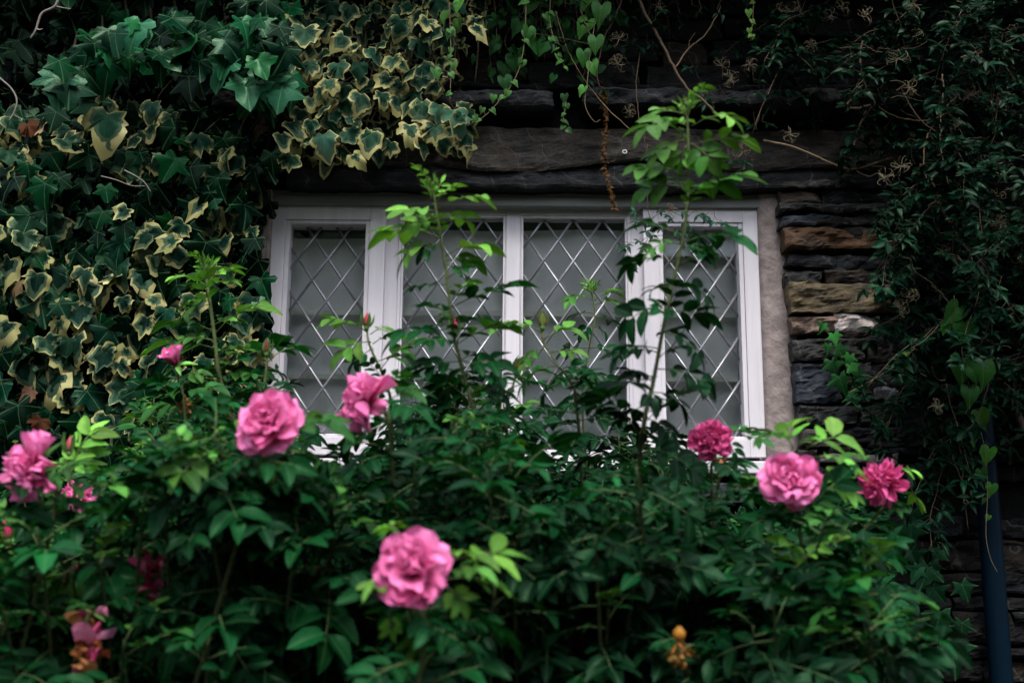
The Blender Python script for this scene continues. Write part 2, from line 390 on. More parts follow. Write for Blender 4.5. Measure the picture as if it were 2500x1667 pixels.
wall = thing('stone_wall', 'dark slate rubble wall of the cottage with a long lintel over the window', 'wall', (0,0,0))
boxes('mortar_core', [(-4.5,OX0,.05,.40,-.05,4.6),(OX1,4.5,.05,.40,-.05,4.6),(OX0,OX1,.05,.40,-.05,OZ0-.03),(OX0,OX1,.05,.40,OZ1+.02,4.6)], M_MORTAR, wall)

def stone(buf, x0, x1, z0, z1, col, yf=0.0, depth=.14, seed=0.0, nu=14, nv=7, rough=.012, jag=.010, tilt=0.0, wav=0.0):
    """a rough split slate block: rounded, jagged front with layered relief, sides running back into the wall"""
    w, h = x1-x0, z1-z0; nu = max(4, min(110, int(w/.0125))); nv = max(4, min(16, int(h/.0075)))
    V=[]; C=[]; col = np.array(col)
    for j in range(nv+1):
        for i in range(nu+1):
            u, v = i/nu, j/nv
            x = x0+w*u; z = z0+h*v
            eu = min(u,1-u)*w; ev = min(v,1-v)*h
            jx = noise.noise((0.0+seed, z*22, 3.1))*jag*1.6*(1-min(1,eu/.05)); x += jx
            z += noise.noise((x*9, seed, (0.0 if v<.5 else 7.7)))*jag*1.1*(abs(v-.5)*2)
            z += noise.noise((x*38, seed+4, (0.0 if v<.5 else 7.7)))*jag*.5*(abs(v-.5)*2)
            z += wav*noise.noise((x*3.2, seed+9, 0))*(1-v)
            ro = .007
            back = .7*ro*((1-min(1,eu/ro))**2 + (1-min(1,ev/ro))**2)*(1+noise.noise((x*25,z*40,seed)))
            d = noise.fractal((x*12+seed*3, z*20, seed), .8, 2.1, 4)*rough + noise.fractal((x*5, z*6, seed+5), .9, 2.0, 3)*rough*1.1
            d += rough*.55*(1-abs(noise.noise((x*13+z*16, z*26, seed+2)))*2) ; tone = 1+.6*noise.noise((x*7, z*10, seed+8))+.45*noise.noise((x*26, z*34, seed+3))
            V.append((x, yf + back - d - tilt*(v-.5)*h, z)); C.append(col*max(.3,tone))
    n=(nu+1); F=[(j*n+i, j*n+i+1, (j+1)*n+i+1, (j+1)*n+i) for j in range(nv) for i in range(nu)]
    loop = [i for i in range(n)] + [j*n+nu for j in range(1,nv+1)] + [nv*n+i for i in range(nu-1,-1,-1)] + [j*n for j in range(nv-1,0,-1)]
    b0 = len(V)
    for k in loop: V.append((V[k][0], yf+depth, V[k][2])); C.append(col)
    for a in range(len(loop)):
        c = (a+1)%len(loop); F.append((loop[a], b0+a, b0+c, loop[c]))
    buf.faces(np.array(V), F, np.array(C))
def sp(x0,x1,y0,y1,Y=0.0):
    """stone rectangle from photo pixels"""
    cx=(x0+x1)/2; cy=(y0+y1)/2
    return X(x0,cy,Y), X(x1,cy,Y), Z(cx,y1,Y), Z(cx,y0,Y)
SLATE=(.011,.0118,.0135); SLATE2=(.021,.0215,.0215); BLUE=(.020,.026,.035); RUST=(.062,.035,.019); OLIVE=(.078,.062,.038); BROWN=(.036,.028,.021); QUARTZ=(.40,.36,.37); PALE=(.10,.096,.092)
sb = Buf()
def c8(x): return 1800+x/2.8
def r8(y): return 450+y/2.8
quoins = [ # crop coordinates x0,x1,y0,y1,colour,front
 (300,640,-8,44,SLATE2,-.01),(660,1150,-10,40,SLATE,0),(292,560,52,140,BROWN,.0),(575,1200,48,138,SLATE,.01),(285,1150,146,196,SLATE2,-.015),
 (295,690,206,292,BLUE,.0),(705,775,250,275,PALE,.0),(790,1250,206,284,SLATE,.01),(325,1150,312,452,RUST,-.012),(335,1120,490,566,SLATE,.005),
 (332,585,592,690,SLATE2,.01),(598,960,586,664,BROWN,-.005),(975,1250,590,670,SLATE,.0),(345,1075,690,880,OLIVE,-.02),(372,690,905,1022,(.15,.105,.085),-.006),
 (660,975,896,1010,QUARTZ,-.012),(985,1250,905,1005,SLATE2,.005),(380,868,1066,1212,SLATE2,-.01),(880,1100,1040,1085,BLUE,.0),(885,1095,1098,1202,(.024,.021,.019),.0),(1110,1400,1050,1200,SLATE,.01),
 (398,712,1236,1490,BLUE,-.02),(730,905,1232,1390,SLATE2,.01),(925,1150,1272,1388,(.026,.025,.025),.0),(930,1095,1402,1492,(.27,.265,.275),-.005),(735,915,1405,1500,SLATE,.01),
 (405,810,1522,1642,SLATE2,-.015),(830,1300,1520,1640,SLATE,.0),(430,860,1665,1790,(.042,.040,.036),.0),(880,1300,1660,1800,SLATE,.0),
 (560,1080,1850,1912,PALE,-.02),(420,545,1820,1905,SLATE2,.0),(400,900,1935,2010,SLATE,.01)]
sd=0
for x0,x1,y0,y1,c,yf in quoins:
    sd+=1.37; a=sp(c8(x0),c8(x1),r8(y0),r8(y1)); stone(sb,*a,[q_*1.25 for q_ in c],yf-.005,.12,sd,rough=.014)
# remaining courses, built the same way, over the whole wall
QX0 = X(2110,700,0); QZ1=Z(2000,452,0); QZ0=Z(2000,1172,0)
rs = random.Random(5)
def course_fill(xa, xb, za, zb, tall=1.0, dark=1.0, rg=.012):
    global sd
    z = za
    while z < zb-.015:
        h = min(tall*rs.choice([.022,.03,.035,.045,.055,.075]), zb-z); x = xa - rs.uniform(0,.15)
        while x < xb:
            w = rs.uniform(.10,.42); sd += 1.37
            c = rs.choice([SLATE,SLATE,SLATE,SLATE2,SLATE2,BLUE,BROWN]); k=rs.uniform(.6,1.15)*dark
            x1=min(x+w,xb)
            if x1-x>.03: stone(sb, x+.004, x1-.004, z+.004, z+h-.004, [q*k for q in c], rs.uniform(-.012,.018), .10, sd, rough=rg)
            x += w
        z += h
LZ0 = Z(1400,455,0); LEDGE0=Z(1400,258,-.06); LEDGE1=Z(1400,220,-.06)
course_fill(QX0+.0, 2.3, QZ0, LZ0-.02, 1, .5)                      # right of the quoins, darkened in colour for the clematis shade
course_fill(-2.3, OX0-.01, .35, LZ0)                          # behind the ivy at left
course_fill(-2.3, X(2080,1400,0), .25, OZ0-.10, 1, .8); course_fill(X(2085,1400,0), 2.3, .25, OZ0-.10, 1.3, .55)                           # below the sill; shade behind bush and clematis put into the colour
course_fill(-2.3, X(640,400,0), LZ0, LEDGE0)
# stones above the ledge, their colour darkened to stand for shadow
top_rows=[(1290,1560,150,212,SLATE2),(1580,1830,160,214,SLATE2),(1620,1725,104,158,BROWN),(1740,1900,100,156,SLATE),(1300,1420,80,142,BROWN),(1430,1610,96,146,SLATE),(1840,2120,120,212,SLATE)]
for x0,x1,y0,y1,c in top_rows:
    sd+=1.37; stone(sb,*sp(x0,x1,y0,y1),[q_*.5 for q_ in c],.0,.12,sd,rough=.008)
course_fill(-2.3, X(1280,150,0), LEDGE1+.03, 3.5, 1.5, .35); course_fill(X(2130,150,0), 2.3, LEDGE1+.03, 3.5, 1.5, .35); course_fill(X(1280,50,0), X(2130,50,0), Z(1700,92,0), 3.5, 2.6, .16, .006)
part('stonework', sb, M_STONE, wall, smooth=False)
lb = Buf()
stone(lb, *sp(632,2230,318,412), (.033,.029,.0255), -.015, .30, 51.3, rough=.0075, jag=.006, wav=.03)
stone(lb, *sp(700,2200,402,458), (.016,.0175,.021), -.002, .30, 77.1, rough=.006, jag=.010)
part('lintel', lb, M_STONE, wall, 'long brown and grey slate lintel above the window', smooth=False)
for (x0,x1,y0,y1,s,dy) in ((1040,1352,222,258,1.1,0),(1422,2092,222,258,2.7,-.012),(2130,2420,226,260,3.3,.0),(520,1010,226,262,5.9,.0)):
    q=Buf(); stone(q,*sp(x0,x1,y0,y1,-.07),(.026,.028,.032),-.075+dy,.16,s*9,rough=.014,jag=.008); part('ledge_slab', q, M_STONE, wall, smooth=False)
q=Buf(); stone(q,*sp(1010,2100,206,219,-.03),(.008,.0085,.01),-.035,.12,88.,rough=.008,jag=.005); part('ledge_slab', q, M_STONE, wall, smooth=False)
M_SILL = simple('grey_sill_slate', (.032,.035,.042), .7, .15, 120, .5, .3, .002)
boxes('sill', [(X(640,1200,-.04),X(2010,1200,-.04),-.045,.14,Z(1600,1226,-.045),Z(1600,1177,-.045))], M_SILL, wall, .006)
# plaster reveal right of the frame, ragged where it meets the stones
pb=Buf(); x0=X(1862,800,.05); nz_=60
zs=np.linspace(OZ0-.01, Z(1900,470,.03), nz_); V=[];F=[]
for j,z in enumerate(zs):
    f=j/(nz_-1)
    xr = X(1945,1000,.03)-.012*f
    row=[(x0,.16),(x0,.062),(x0+.012,.052)]
    for k in range(1,7): row.append((x0+.012+(xr-x0-.012)*k/6, .050-.010*k/6))
    row.append((xr+.05,.06))
    for k,(x,y) in enumerate(row):
        d=.006*noise.fractal((x*20,z*14,1.7),.9,2,4)*(1 if k>1 else 0)
        V.append((x + (0.008*noise.noise((z*16,2,2)) if k>7 else 0), y-d, z))
n=len(row); F=[(j*n+i,j*n+i+1,(j+1)*n+i+1,(j+1)*n+i) for j in range(nz_-1) for i in range(n-1)]
pb.faces(np.array(V),F,(.4,.33,.3)); part('plaster_reveal', pb, M_PLASTER, wall)
# smears of render lapping over the stone ends
for k in range(26):
    py=480+k*26+rs.uniform(-8,8); px=1898+ (py-480)*.075+rs.uniform(-6,8); c=P(px,py,-.004); q=pb
# left reveal strip
boxes('plaster_edge', [(X(640,800,.05)-.03, OX0+.004, .03,.16, OZ0-.01, OZ1)], M_PLASTER, wall, .004)
# dark room behind
boxes('room_shell', [(OX0-.4,OX1+.4,2.0,2.1,.5,3.4),(OX0-.5,OX0-.4,.405,2.1,.5,3.4),(OX1+.4,OX1+.5,.405,2.1,.5,3.4),(OX0-.4,OX1+.4,.405,2.0,3.3,3.4),(OX0-.4,OX1+.4,.405,2.0,.5,.6)], M_DARKROOM, wall)

# ------------------------------------------------------------------ window
win = thing('leaded_window', 'wide white four-light window with diamond leaded panes', 'window', (0,YF,Z(1250,1150,YF)))
FL, FR = X(660,700,YF), X(1864,700,YF)
zt = Z(1250,503,YF); zb = Z(1250,1120,YF)
cx = lambda px,py: X(px,py,YF)
# lights: glass left,right,top,bottom px ; reference rows
LZ = dict(cast_top=Z(1250,510,YF), cast_gt=Z(1250,551,YF), cast_gb=Z(1700,1066,YF), cast_bot=Z(1700,1116,YF), fix_gt=Z(1250,528,YF), fix_gb=Z(1400,1097,YF))
def rim(x0,x1,z0,z1,wl,wr,wt,wb,y0,y1):
    """four members of a frame, butted: stiles run through, rails between"""
    return [(x0,x0+wl,y0,y1,z0,z1),(x1-wr,x1,y0,y1,z0,z1),(x0+wl,x1-wr,y0+.0006,y1,z1-wt,z1),(x0+wl,x1-wr,y0+.0006,y1,z0,z0+wb)]
zs0 = Z(1400,1121,YF)
xm = [cx(943.6,600), cx(978,600), cx(1236,600), cx(1270,600), cx(1535,600), cx(1570,600)]
fr = []
fr += [(FL-.012, FR+.004, .098,.17, Z(1250,503,.098)-.018, OZ1+.02)]                       # head behind
fr += [(xm[0]-.02, xm[1]-.008,.100,.17, zs0, LZ['fix_gt']+.020),(xm[2],xm[3],.098,.17,zs0,LZ['fix_gt']+.020),(xm[4]+.008,xm[5]+.02,.100,.17,zs0,LZ['fix_gt']+.020)]
fr += [(FL-.010,FL+.03,.102,.17,zs0,LZ['fix_gt']+.02),(FR-.03,FR,.096,.17,zs0,LZ['fix_gt']+.02)]
boxes('frame', fr, M_PAINT, win, .002)
boxes('head_board', [(FL-.012, FR+.012, .055,.098, Z(1250,503,.055), Z(1250,480,.055)),(FL-.012, FR+.012, .072,.098, Z(1250,481,.072), OZ1+.012)], M_HEADP, win, .004)
boxes('shadow_gap_strip', [(FL-.006, FR-.004, .088,.0975, LZ['cast_top']+.001, Z(1250,503,.07))], M_SHADOWGAP_VENT, win)  # black strip standing for the shadow in the gap above the casements
boxes('sill_board', [(FL-.01, FR+.012, .052,.17, Z(1700,1155,.052), Z(1700,1124,.052))], M_PAINT, win, .006, seg=3)
boxes('trickle_vent', [(X(1425,505,.088),X(1548,505,.088),.084,.0985,Z(1480,511,.084),Z(1480,504,.084))]+[(X(1428+i*5,505,.08),X(1430+i*5,505,.08),.082,.0838,Z(1480,510,.084),Z(1480,505,.084)) for i in range(24)], M_SHADOWGAP_VENT, win)
PX_, PZ_ = 75/ppm(YG), 110/ppm(YG)*1.0
def lattice(parent, x0,x1,z0,z1, xa,za, rpt):
    b=Buf(); s=PZ_/PX_
    for sgn in (1,-1):
        yy = YG-.006 - (.0016 if sgn>0 else 0)
        for k in range(-14,15):
            # line z = za + sgn*s*(x-xa) + k*PZ_
            pts=[]
            for x in (x0,x1):
                z=za+sgn*s*(x-xa)+k*PZ_
                if z0<=z<=z1: pts.append((x,z))
            for z in (z0,z1):
                x=xa+(z-za-k*PZ_)/(sgn*s)
                if x0<x<x1: pts.append((x,z))
            if len(pts)==2 and abs(pts[0][0]-pts[1][0])>.004:
                j=rs.uniform(-.0008,.0008)
                tube(b,[(pts[0][0],yy,pts[0][1]+j),((pts[0][0]+pts[1][0])/2,yy-.0006,(pts[0][1]+pts[1][1])/2),(pts[1][0],yy,pts[1][1]-j)],.0044,.0044,8,(.4,.4,.42))
    o=part('lead_lattice', b, M_LEAD, parent); q=Buf()
    for i in range(-30,31):
        for j in range(-30,31):
            x=xa+i*PX_/2; z=za+j*PZ_/2
            if (i+j)%2==0 and x0+.004<x<x1-.004 and z0+.004<z<z1-.004:
                r=.0042; pts=[(x+r*math.cos(a)*rr,YG-.0106+.003*(rr>.6),z+r*1.2*math.sin(a)*rr) for rr in (.5,1.) for a in np.linspace(0,2*PI,8,endpoint=False)]
                pts.append((x,YG-.0112,z))
                F=[(k,(k+1)%8,16) for k in range(8)]+[(8+k,8+(k+1)%8,(k+1)%8,k) for k in range(8)]
                q.faces(np.array(pts),F,(.6,.6,.6))
    part('solder_joint', q, M_SOLDER, o)
def pane(parent,x0,x1,z0,z1):
    boxes('glass',[(x0,x1,YG,YG+.004,z0,z1)],M_GLASS,parent)
def casement(x0,x1,gx0,gx1,ph,label):
    t=boxes('casement', rim(x0,x1,LZ['cast_bot'],LZ['cast_top'],gx0-x0-.014,x1-gx1-.014,LZ['cast_top']-LZ['cast_gt']-.012,LZ['cast_gb']-LZ['cast_bot']-.008,.070,.16), M_PAINT, win, .0022, label)
    boxes('glazing_bead', rim(gx0-.0136,gx1+.0136,LZ['cast_gb']-.0076,LZ['cast_gt']+.0116,.0146,.0146,.0126,.0086,.076,.15), M_PAINT, t, .0025)
    a=P(ph[0],ph[1],YG); pane(t,gx0-.003,gx1+.003,LZ['cast_gb']-.003,LZ['cast_gt']+.003); lattice(t,gx0,gx1,LZ['cast_gb'],LZ['cast_gt'],a.x,a.z,0)
def fixed(x0,x1,gx0,gx1,ph,label):
    t=boxes('fixed_light', rim(x0,x1,zs0+.0005,LZ['fix_gt']+.0195,gx0-x0-.006,x1-gx1-.006,.013,LZ['fix_gb']-zs0-.006,.094,.158), M_PAINT, win, .002, label)
    boxes('glazing_bead', rim(gx0-.0056,gx1+.0056,LZ['fix_gb']-.0056,LZ['fix_gt']+.006,.0066,.0066,.0072,.0066,.0985,.15), M_PAINT, t, .0018)
    a=P(ph[0],ph[1],YG); pane(t,gx0-.002,gx1+.002,LZ['fix_gb']-.003,LZ['fix_gt']+.003); lattice(t,gx0,gx1,LZ['fix_gb'],LZ['fix_gt'],a.x,a.z,0)
casement(cx(661,509),cx(943.6,509),cx(707,600),cx(893,600),(767.9,582),'left-hand opening casement with narrow diamond panes')
fixed(xm[1]-.0075,xm[2]-.0005,cx(984,600),cx(1229,600),(1143.6,588.6),'fixed light left of the middle mullion')
fixed(xm[3]+.0005,xm[4]+.0075,cx(1277,600),cx(1528,600),(1326.8,537.5),'fixed light right of the middle mullion')
casement(cx(1570,600),cx(1852,560),cx(1617,600),cx(1801,560),(1706,641.8),'right-hand opening casement with a pale patch at its top')
# blind: a soft roman fold profile hanging behind all four lights
bb=Buf(); bx0,bx1=OX0-.03,X(1880,800,YB)+.03; bz0,bz1=Z(1400,1064,YB),Z(1400,560,YB); nu,nv=70,60; V=[]
seams=[Z(1250,770,YB),Z(1250,925,YB)]
for j in range(nv+1):
    z=bz0+(bz1-bz0)*j/nv
    for i in range(nu+1):
        x=bx0+(bx1-bx0)*i/nu; d=0; z=bz0+(bz1-(.040 if x<X(905,600,YB) else .006)-.004*noise.noise((x*3,0,4))-bz0)*j/nv
        for s_ in seams: d+= -.016*math.exp(-((z-s_)/.02)**2) + .012*math.exp(-((z-s_+.05)/.05)**2)
        d+= .022*noise.noise((x*4,z*5,2))+.010*noise.noise((x*11,z*3,8))
        V.append((x,YB+d,z))
n=nu+1; bb.faces(np.array(V),[(j*n+i,j*n+i+1,(j+1)*n+i+1,(j+1)*n+i) for j in range(nv) for i in range(nu)],(.4,.4,.4))
bl=thing('roman_blind','grey cloth roman blind lowered behind the leaded panes','blind',(0,YB,bz1))
part('cloth',bb,M_BLIND,bl)
for s_ in seams: boxes('hem_band',[(bx0,bx1,YB-.030,YB-.026,s_-.010,s_+.008)],M_BATTEN,bl,.002)
# pale sheet added behind the right-hand glass to give the pale patch
cs=Buf(); a=P(1622,560,.136); c=P(1795,626,.136); V=[];nn=16
for j in range(7):
    for i in range(nn+1):
        x=a.x+(c.x-a.x)*i/nn; z=c.z+(OZ1-.02-c.z)*j/6; V.append((x,.137+.004*math.sin(x*30)+.003*math.sin(z*40),z))
cs.faces(np.array(V),[(j*(nn+1)+i,j*(nn+1)+i+1,(j+1)*(nn+1)+i+1,(j+1)*(nn+1)+i) for j in range(6) for i in range(nn)],(1,1,1))
sh=thing('pale_patch','pale patch with a grey mark behind the top of the right-hand casement','sheet',(c.x,.15,c.z))
part('patch_face',cs,M_PATCH,sh)
mk=Buf()
for (px0,py0,px1,py1,w) in ((1682,604,1700,584,.004),(1700,584,1712,580,.006),(1712,580,1736,600,.005),(1704,592,1714,590,.006)):
    tube(mk,[P(px0,py0,.1315),P((px0+px1)/2,(py0+py1)/2-2,.1315),P(px1,py1,.1315)],w*.5,w*.35,6,(.1,.1,.1))
part('grey_mark',mk,M_PATCHMARK,sh)

# drainpipe
dp=thing('drainpipe','dark navy drainpipe running down the wall at the right edge','pipe',(X(2425,1400,-.06),-.06,0))
q=Buf(); px_=X(2425,1400,-.06); zt_=P(2400,800,-.06).z; tube(q,spline([(px_,-.06,0),(px_,-.06,.6),(px_,-.06,1.2),(px_,-.06,zt_-.12),(px_,-.045,zt_-.03),(px_,.06,zt_)],5),.033,.033,20,(0,0,0)); part('pipe',q,M_PIPE,dp)
for z in (.55,):
    q=Buf(); tube(q,[(px_,-.06,z-.03),(px_,-.06,z+.03)],.040,.040,20,(0,0,0)); part('bracket',q,M_PIPE,dp)
    boxes('wall_fixing',[(px_-.05,px_+.05,-.03,.05,z-.02,z+.02)],M_PIPE,dp,.004)
# screw eye on the lintel
ey=thing('screw_eye','small metal screw eye fixed in the lintel','hook',P(1525,371,-.03))
q=Buf(); c=np.array(P(1525,371,-.034)); tube(q,[c+.0065*np.array([math.cos(a),0.3*math.sin(a),math.sin(a)]) for a in np.linspace(0,2*PI,17)],.0022,.0022,6,(.5,.5,.5)); part('ring',q,M_METAL,ey)
q=Buf(); tube(q,[c+np.array([0,0.004,0]),c+np.array([0,.04,0])],.002,.002,6,(.5,.5,.5)); part('shank',q,M_METAL,ey)

#--PLANTS--

def lerp(a,b,t): return np.array(a)*(1-t)+np.array(b)*t
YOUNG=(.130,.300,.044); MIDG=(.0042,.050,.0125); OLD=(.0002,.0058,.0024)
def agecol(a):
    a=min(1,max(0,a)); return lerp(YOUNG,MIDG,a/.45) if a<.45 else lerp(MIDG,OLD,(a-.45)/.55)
def rose_leaf(lb, sb, B, T, up=(0,-.25,1), age=.5, pairs=3, folded=False, arch=.12, wid=1.0):
    """a compound leaf: a rachis with paired leaflets and a terminal one"""
    B=np.array(B,float); T=np.array(T,float); d=T-B; L=np.linalg.norm(d); up=np.array(up,float)+rv(.26)
    t=d/L; up=up-t*np.dot(up,t); up/=np.linalg.norm(up)+1e-9; side=np.cross(t,up)
    f=lambda q: B+d*q+up*(arch*L*4*q*(1-q)); tg=lambda q: d+up*(arch*L*4*(1-2*q))
    tube(sb,[f(q) for q in (0,.25,.5,.75)],.0011,.0007,4,list(( lerp((.10,.12,.04),(.05,.09,.03),age), lerp((.12,.2,.05),(.04,.09,.03),age))))
    c=agecol(age); Tm=T_ROSEF if folded else T_ROSE; l=L*(.355 if pairs>2 else .44)
    put(lb,Tm,f(.66),tg(.8)+rv(.08)*L,up+rv(.22),l*1.0*wid,c)
    for k in range(pairs):
        q=(.66,.44,.22)[k] if pairs==3 else (.58,.32)[k]; ll=l*(1.0,.95,.78)[k]*RNG.uniform(.88,1.08)*wid
        for s_ in (-1,1):
            dr=tg(q)/L*.62+side*s_*.85+up*RNG.normal(.06,.14)+rv(.07)
            put(lb,Tm,f(q)+side*s_*.002,dr,up-side*s_*.18+rv(.20),ll,c)
def grow(lb, sb, pts, n, length, age0=0., age1=1., s0=0.02, s1=1., droop=(.45,-.25), pairs=3, bias=None, ph=None):
    """leaves spiral down a cane from its tip"""
    c=np.array(spline(pts,8)); ph=RNG.uniform(0,6) if ph is None else ph
    for i in range(n):
        q=s0+(s1-s0)*(i/max(1,n-1))**1.0; k=q*(len(c)-1); a=int(min(k,len(c)-2)); B=c[a]+(c[a+1]-c[a])*(k-a)
        az=ph+i*2.4; f=i/max(1,n-1); d=np.array([math.cos(az),math.sin(az),0.0])
        if bias is not None: d=d+np.array(bias)
        d[2]+=droop[0]*(1-f)+droop[1]*f+RNG.normal(0,.36); d/=np.linalg.norm(d)
        L=length*(.62+.38*min(1,f*3))*RNG.uniform(.85,1.15)
        if hides_bloom(B,B+d*L): continue
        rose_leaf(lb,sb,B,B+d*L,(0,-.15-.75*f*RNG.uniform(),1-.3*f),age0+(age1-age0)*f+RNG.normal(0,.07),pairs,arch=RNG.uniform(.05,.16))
def tip_tuft(lb, sb, B, size, age=0.02, n=7):
    B=np.array(B)
    for i in range(n):
        az=i*2.4+RNG.uniform(0,1); e=RNG.uniform(.8,1.35); d=np.array([math.cos(az)*math.cos(e),math.sin(az)*math.cos(e),math.sin(e)])
        L=size*RNG.uniform(.6,1.1)
        rose_leaf(lb,sb,B-np.array([0,0,size*.12*i*.4]),B+d*L,d*-.3+np.array([0,0,.6]),age+RNG.normal(0,.03),2,folded=True,arch=.02)
def cane(sb, pts, r0, r1, col0=(.085,.125,.035), col1=(.010,.011,.005), thorns=True):
    c=spline(pts,7); n=len(c); tube(sb,c,r0,r1,7,[np.array(col0),np.array(col1)])
    if thorns:
        for i in range(n-1):
            for _ in range(3):
                q=RNG.uniform(); p=np.array(c[i])+(np.array(c[i+1])-np.array(c[i]))*q
                d=rv(1); d[2]*=.35; d/=np.linalg.norm(d); r=r0+(r1-r0)*i/n
                tube(sb,[p+d*r*.7,p+d*(r+.0045)],.0009,.0001,3,lerp((.20,.20,.10),(.25,.13,.06),RNG.uniform()),cap=False)
def to_ground(pts, lean=.18):
    """continue a cane from its lowest given point down to the soil"""
    a=np.array(pts[-1],float); g=np.array([a[0]+RNG.uniform(-lean,lean),min(-.25,a[1]+RNG.uniform(-.1,.28)),-.03])
    m=a*.6+g*.4+np.array([0,0,.02])+np.array([RNG.normal(0,.05),RNG.normal(0,.04),0]); return [np.array(p,float) for p in pts]+[m,g]

# ---- blooms
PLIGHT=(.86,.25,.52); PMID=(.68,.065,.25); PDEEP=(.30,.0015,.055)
def petal(buf, M, O, L, W, th0, dth, phi, cup, ruf, deep, light, twist=0.0, notch=.06, basew=.12, col_p=1.0):
    nu,nv=8,8; us=np.linspace(-1,1,nu+1); vs=np.linspace(0,1,nv+1); V=[];C=[]; r=basew*L; z=0.0; p0=RNG.uniform(0,6); p1=RNG.uniform(0,6); kk=RNG.uniform(2.2,4.2)
    for j,v in enumerate(vs):
        th=th0+dth*v**1.6
        if j: r+=math.sin(th)*L/nv; z+=math.cos(th)*L/nv
        w=W/2*(math.sqrt(max(0.02,1-((v-.64)/.66)**2)) if v<.64 else math.sqrt(max(0.0,1-((v-.64)/.40)**2)))
        for u in us:
            rr=ruf*L*v*v*math.sin(kk*u+p0+v*2)*(.4+abs(u)*.9)+ .03*L*math.sin(6*u+p1)*v
            nr,nz=-math.cos(th),math.sin(th); k=cup*w*u*u+rr
            x=w*u*(1-.10*abs(u)*cup); R=r+nr*k; Zq=z+nz*k-notch*L*(1-abs(u))**2*v**6
            a=phi+twist*v
            V.append((R*math.cos(a)-x*math.sin(a), R*math.sin(a)+x*math.cos(a), Zq))
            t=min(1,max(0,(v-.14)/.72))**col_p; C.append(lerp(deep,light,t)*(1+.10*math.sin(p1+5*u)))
    V=np.array(V)@M.T+O; n=nu+1; F=[(j*n+i,j*n+i+1,(j+1)*n+i+1,(j+1)*n+i) for j in range(nv) for i in range(nu)]
    buf.faces(V,F,np.clip(np.array(C),0,1))
def bloom(O, axis, R, style='full', tint=1.0, twist=0.0):
    b=Buf(); M=axf(axis); O=np.array(O,float); rd=math.radians; light=np.clip(np.array(PLIGHT)*tint,0,.95) if tint>.9 else lerp(PMID,PLIGHT,.30); deep=PDEEP
    U=RNG.uniform; G=RNG.normal
    if style=='full':
        rows=[(7,1.0,1.0,84,16,.10,.085),(7,.90,.90,70,14,.18,.10),(7,.76,.74,54,6,.32,.13),(6,.58,.56,42,-10,.5,.16),(5,.42,.42,26,-26,.6,.18),(5,.28,.30,10,-20,.7,.2)]
    elif style=='open':
        rows=[(7,1.04,.98,80,18,.14,.12),(7,.94,.88,64,14,.26,.14),(6,.80,.72,50,-4,.5,.17),(5,.60,.48,42,-36,.8,.2),(4,.40,.3,22,-60,.8,.25)]
    elif style=='frilled':
        rows=[(9,.95,.72,80,24,.15,.15),(10,.86,.64,62,14,.25,.17),(11,.74,.55,46,8,.35,.2),(11,.60,.46,32,2,.5,.22),(10,.48,.38,20,-5,.6,.25),(8,.38,.30,8,0,.7,.3)]
    elif style=='shaggy':
        rows=[(8,1.05,.55,88,18,.2,.18),(9,.98,.5,66,14,.35,.2),(9,.85,.46,46,10,.5,.22),(8,.7,.4,28,6,.6,.25),(7,.55,.32,12,4,.7,.3)]
    elif style=='half':
        rows=[(4,1.0,1.0,26,22,.4,.12),(4,.9,.9,14,8,.5,.15),(4,.75,.7,6,0,.7,.2)]
    for k,(n,l,w,t0,dt,cup,ruf) in enumerate(rows):
        ph=U(0,6)
        for i in range(n):
            tone=U(.0,.25)
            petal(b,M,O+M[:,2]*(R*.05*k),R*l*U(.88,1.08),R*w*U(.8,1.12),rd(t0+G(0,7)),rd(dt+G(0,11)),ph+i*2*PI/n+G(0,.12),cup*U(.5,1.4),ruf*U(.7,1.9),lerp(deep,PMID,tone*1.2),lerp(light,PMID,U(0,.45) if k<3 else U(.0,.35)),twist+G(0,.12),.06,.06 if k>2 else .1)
    return b
def calyx(O, axis, R):
    b=Buf(); O=np.array(O,float); M=axf(axis); a=M[:,2]
    tube(b,[O-a*R*.32,O-a*R*.24,O-a*R*.12,O+a*.0],R*.09,R*.20,8,(.06,.12,.035))
    for i in range(5):
        an=i*2*PI/5; d=M[:,0]*math.cos(an)+M[:,1]*math.sin(an); put(b,T_ROSEF,O-a*R*.05+d*R*.12,d*1.0-a*.25+rv(.1),a,R*.95,(.10,.22,.06))
    return b
def bud(O, axis, L, col=(.42,.02,.07), sep=(.09,.17,.05)):
    b=Buf(); O=np.array(O,float); M=frame(axis,rv(1)); a=M[:,1]; prof=[(0,.10),(.12,.20),(.3,.25),(.5,.22),(.72,.14),(.9,.06),(1,.012)]; V=[];C=[];ns=9
    for s_,r in prof:
        for k in range(ns):
            an=k*2*PI/ns+s_*1.2; V.append(O+a*s_*L+(M[:,0]*math.cos(an)+M[:,2]*math.sin(an))*r*L*(1+.1*math.sin(3*an))); C.append(lerp(sep,col,min(1,max(0,(s_-.15)/.2))))
    F=[(j*ns+k,j*ns+(k+1)%ns,(j+1)*ns+(k+1)%ns,(j+1)*ns+k) for j in range(len(prof)-1) for k in range(ns)]; b.faces(np.array(V),F,np.array(C))
    q=Buf()
    tube(q,[O-a*L*.25,O-a*L*.1,O+a*L*.06],L*.12,L*.2,7,sep)
    for i in range(5):
        an=i*2*PI/5; d=M[:,0]*math.cos(an)+M[:,2]*math.sin(an); put(q,T_ROSEF,O+d*L*.17,a*1.0+d*RNG.uniform(.0,.5),d,L*RNG.uniform(.9,1.35),sep)
    return b,q
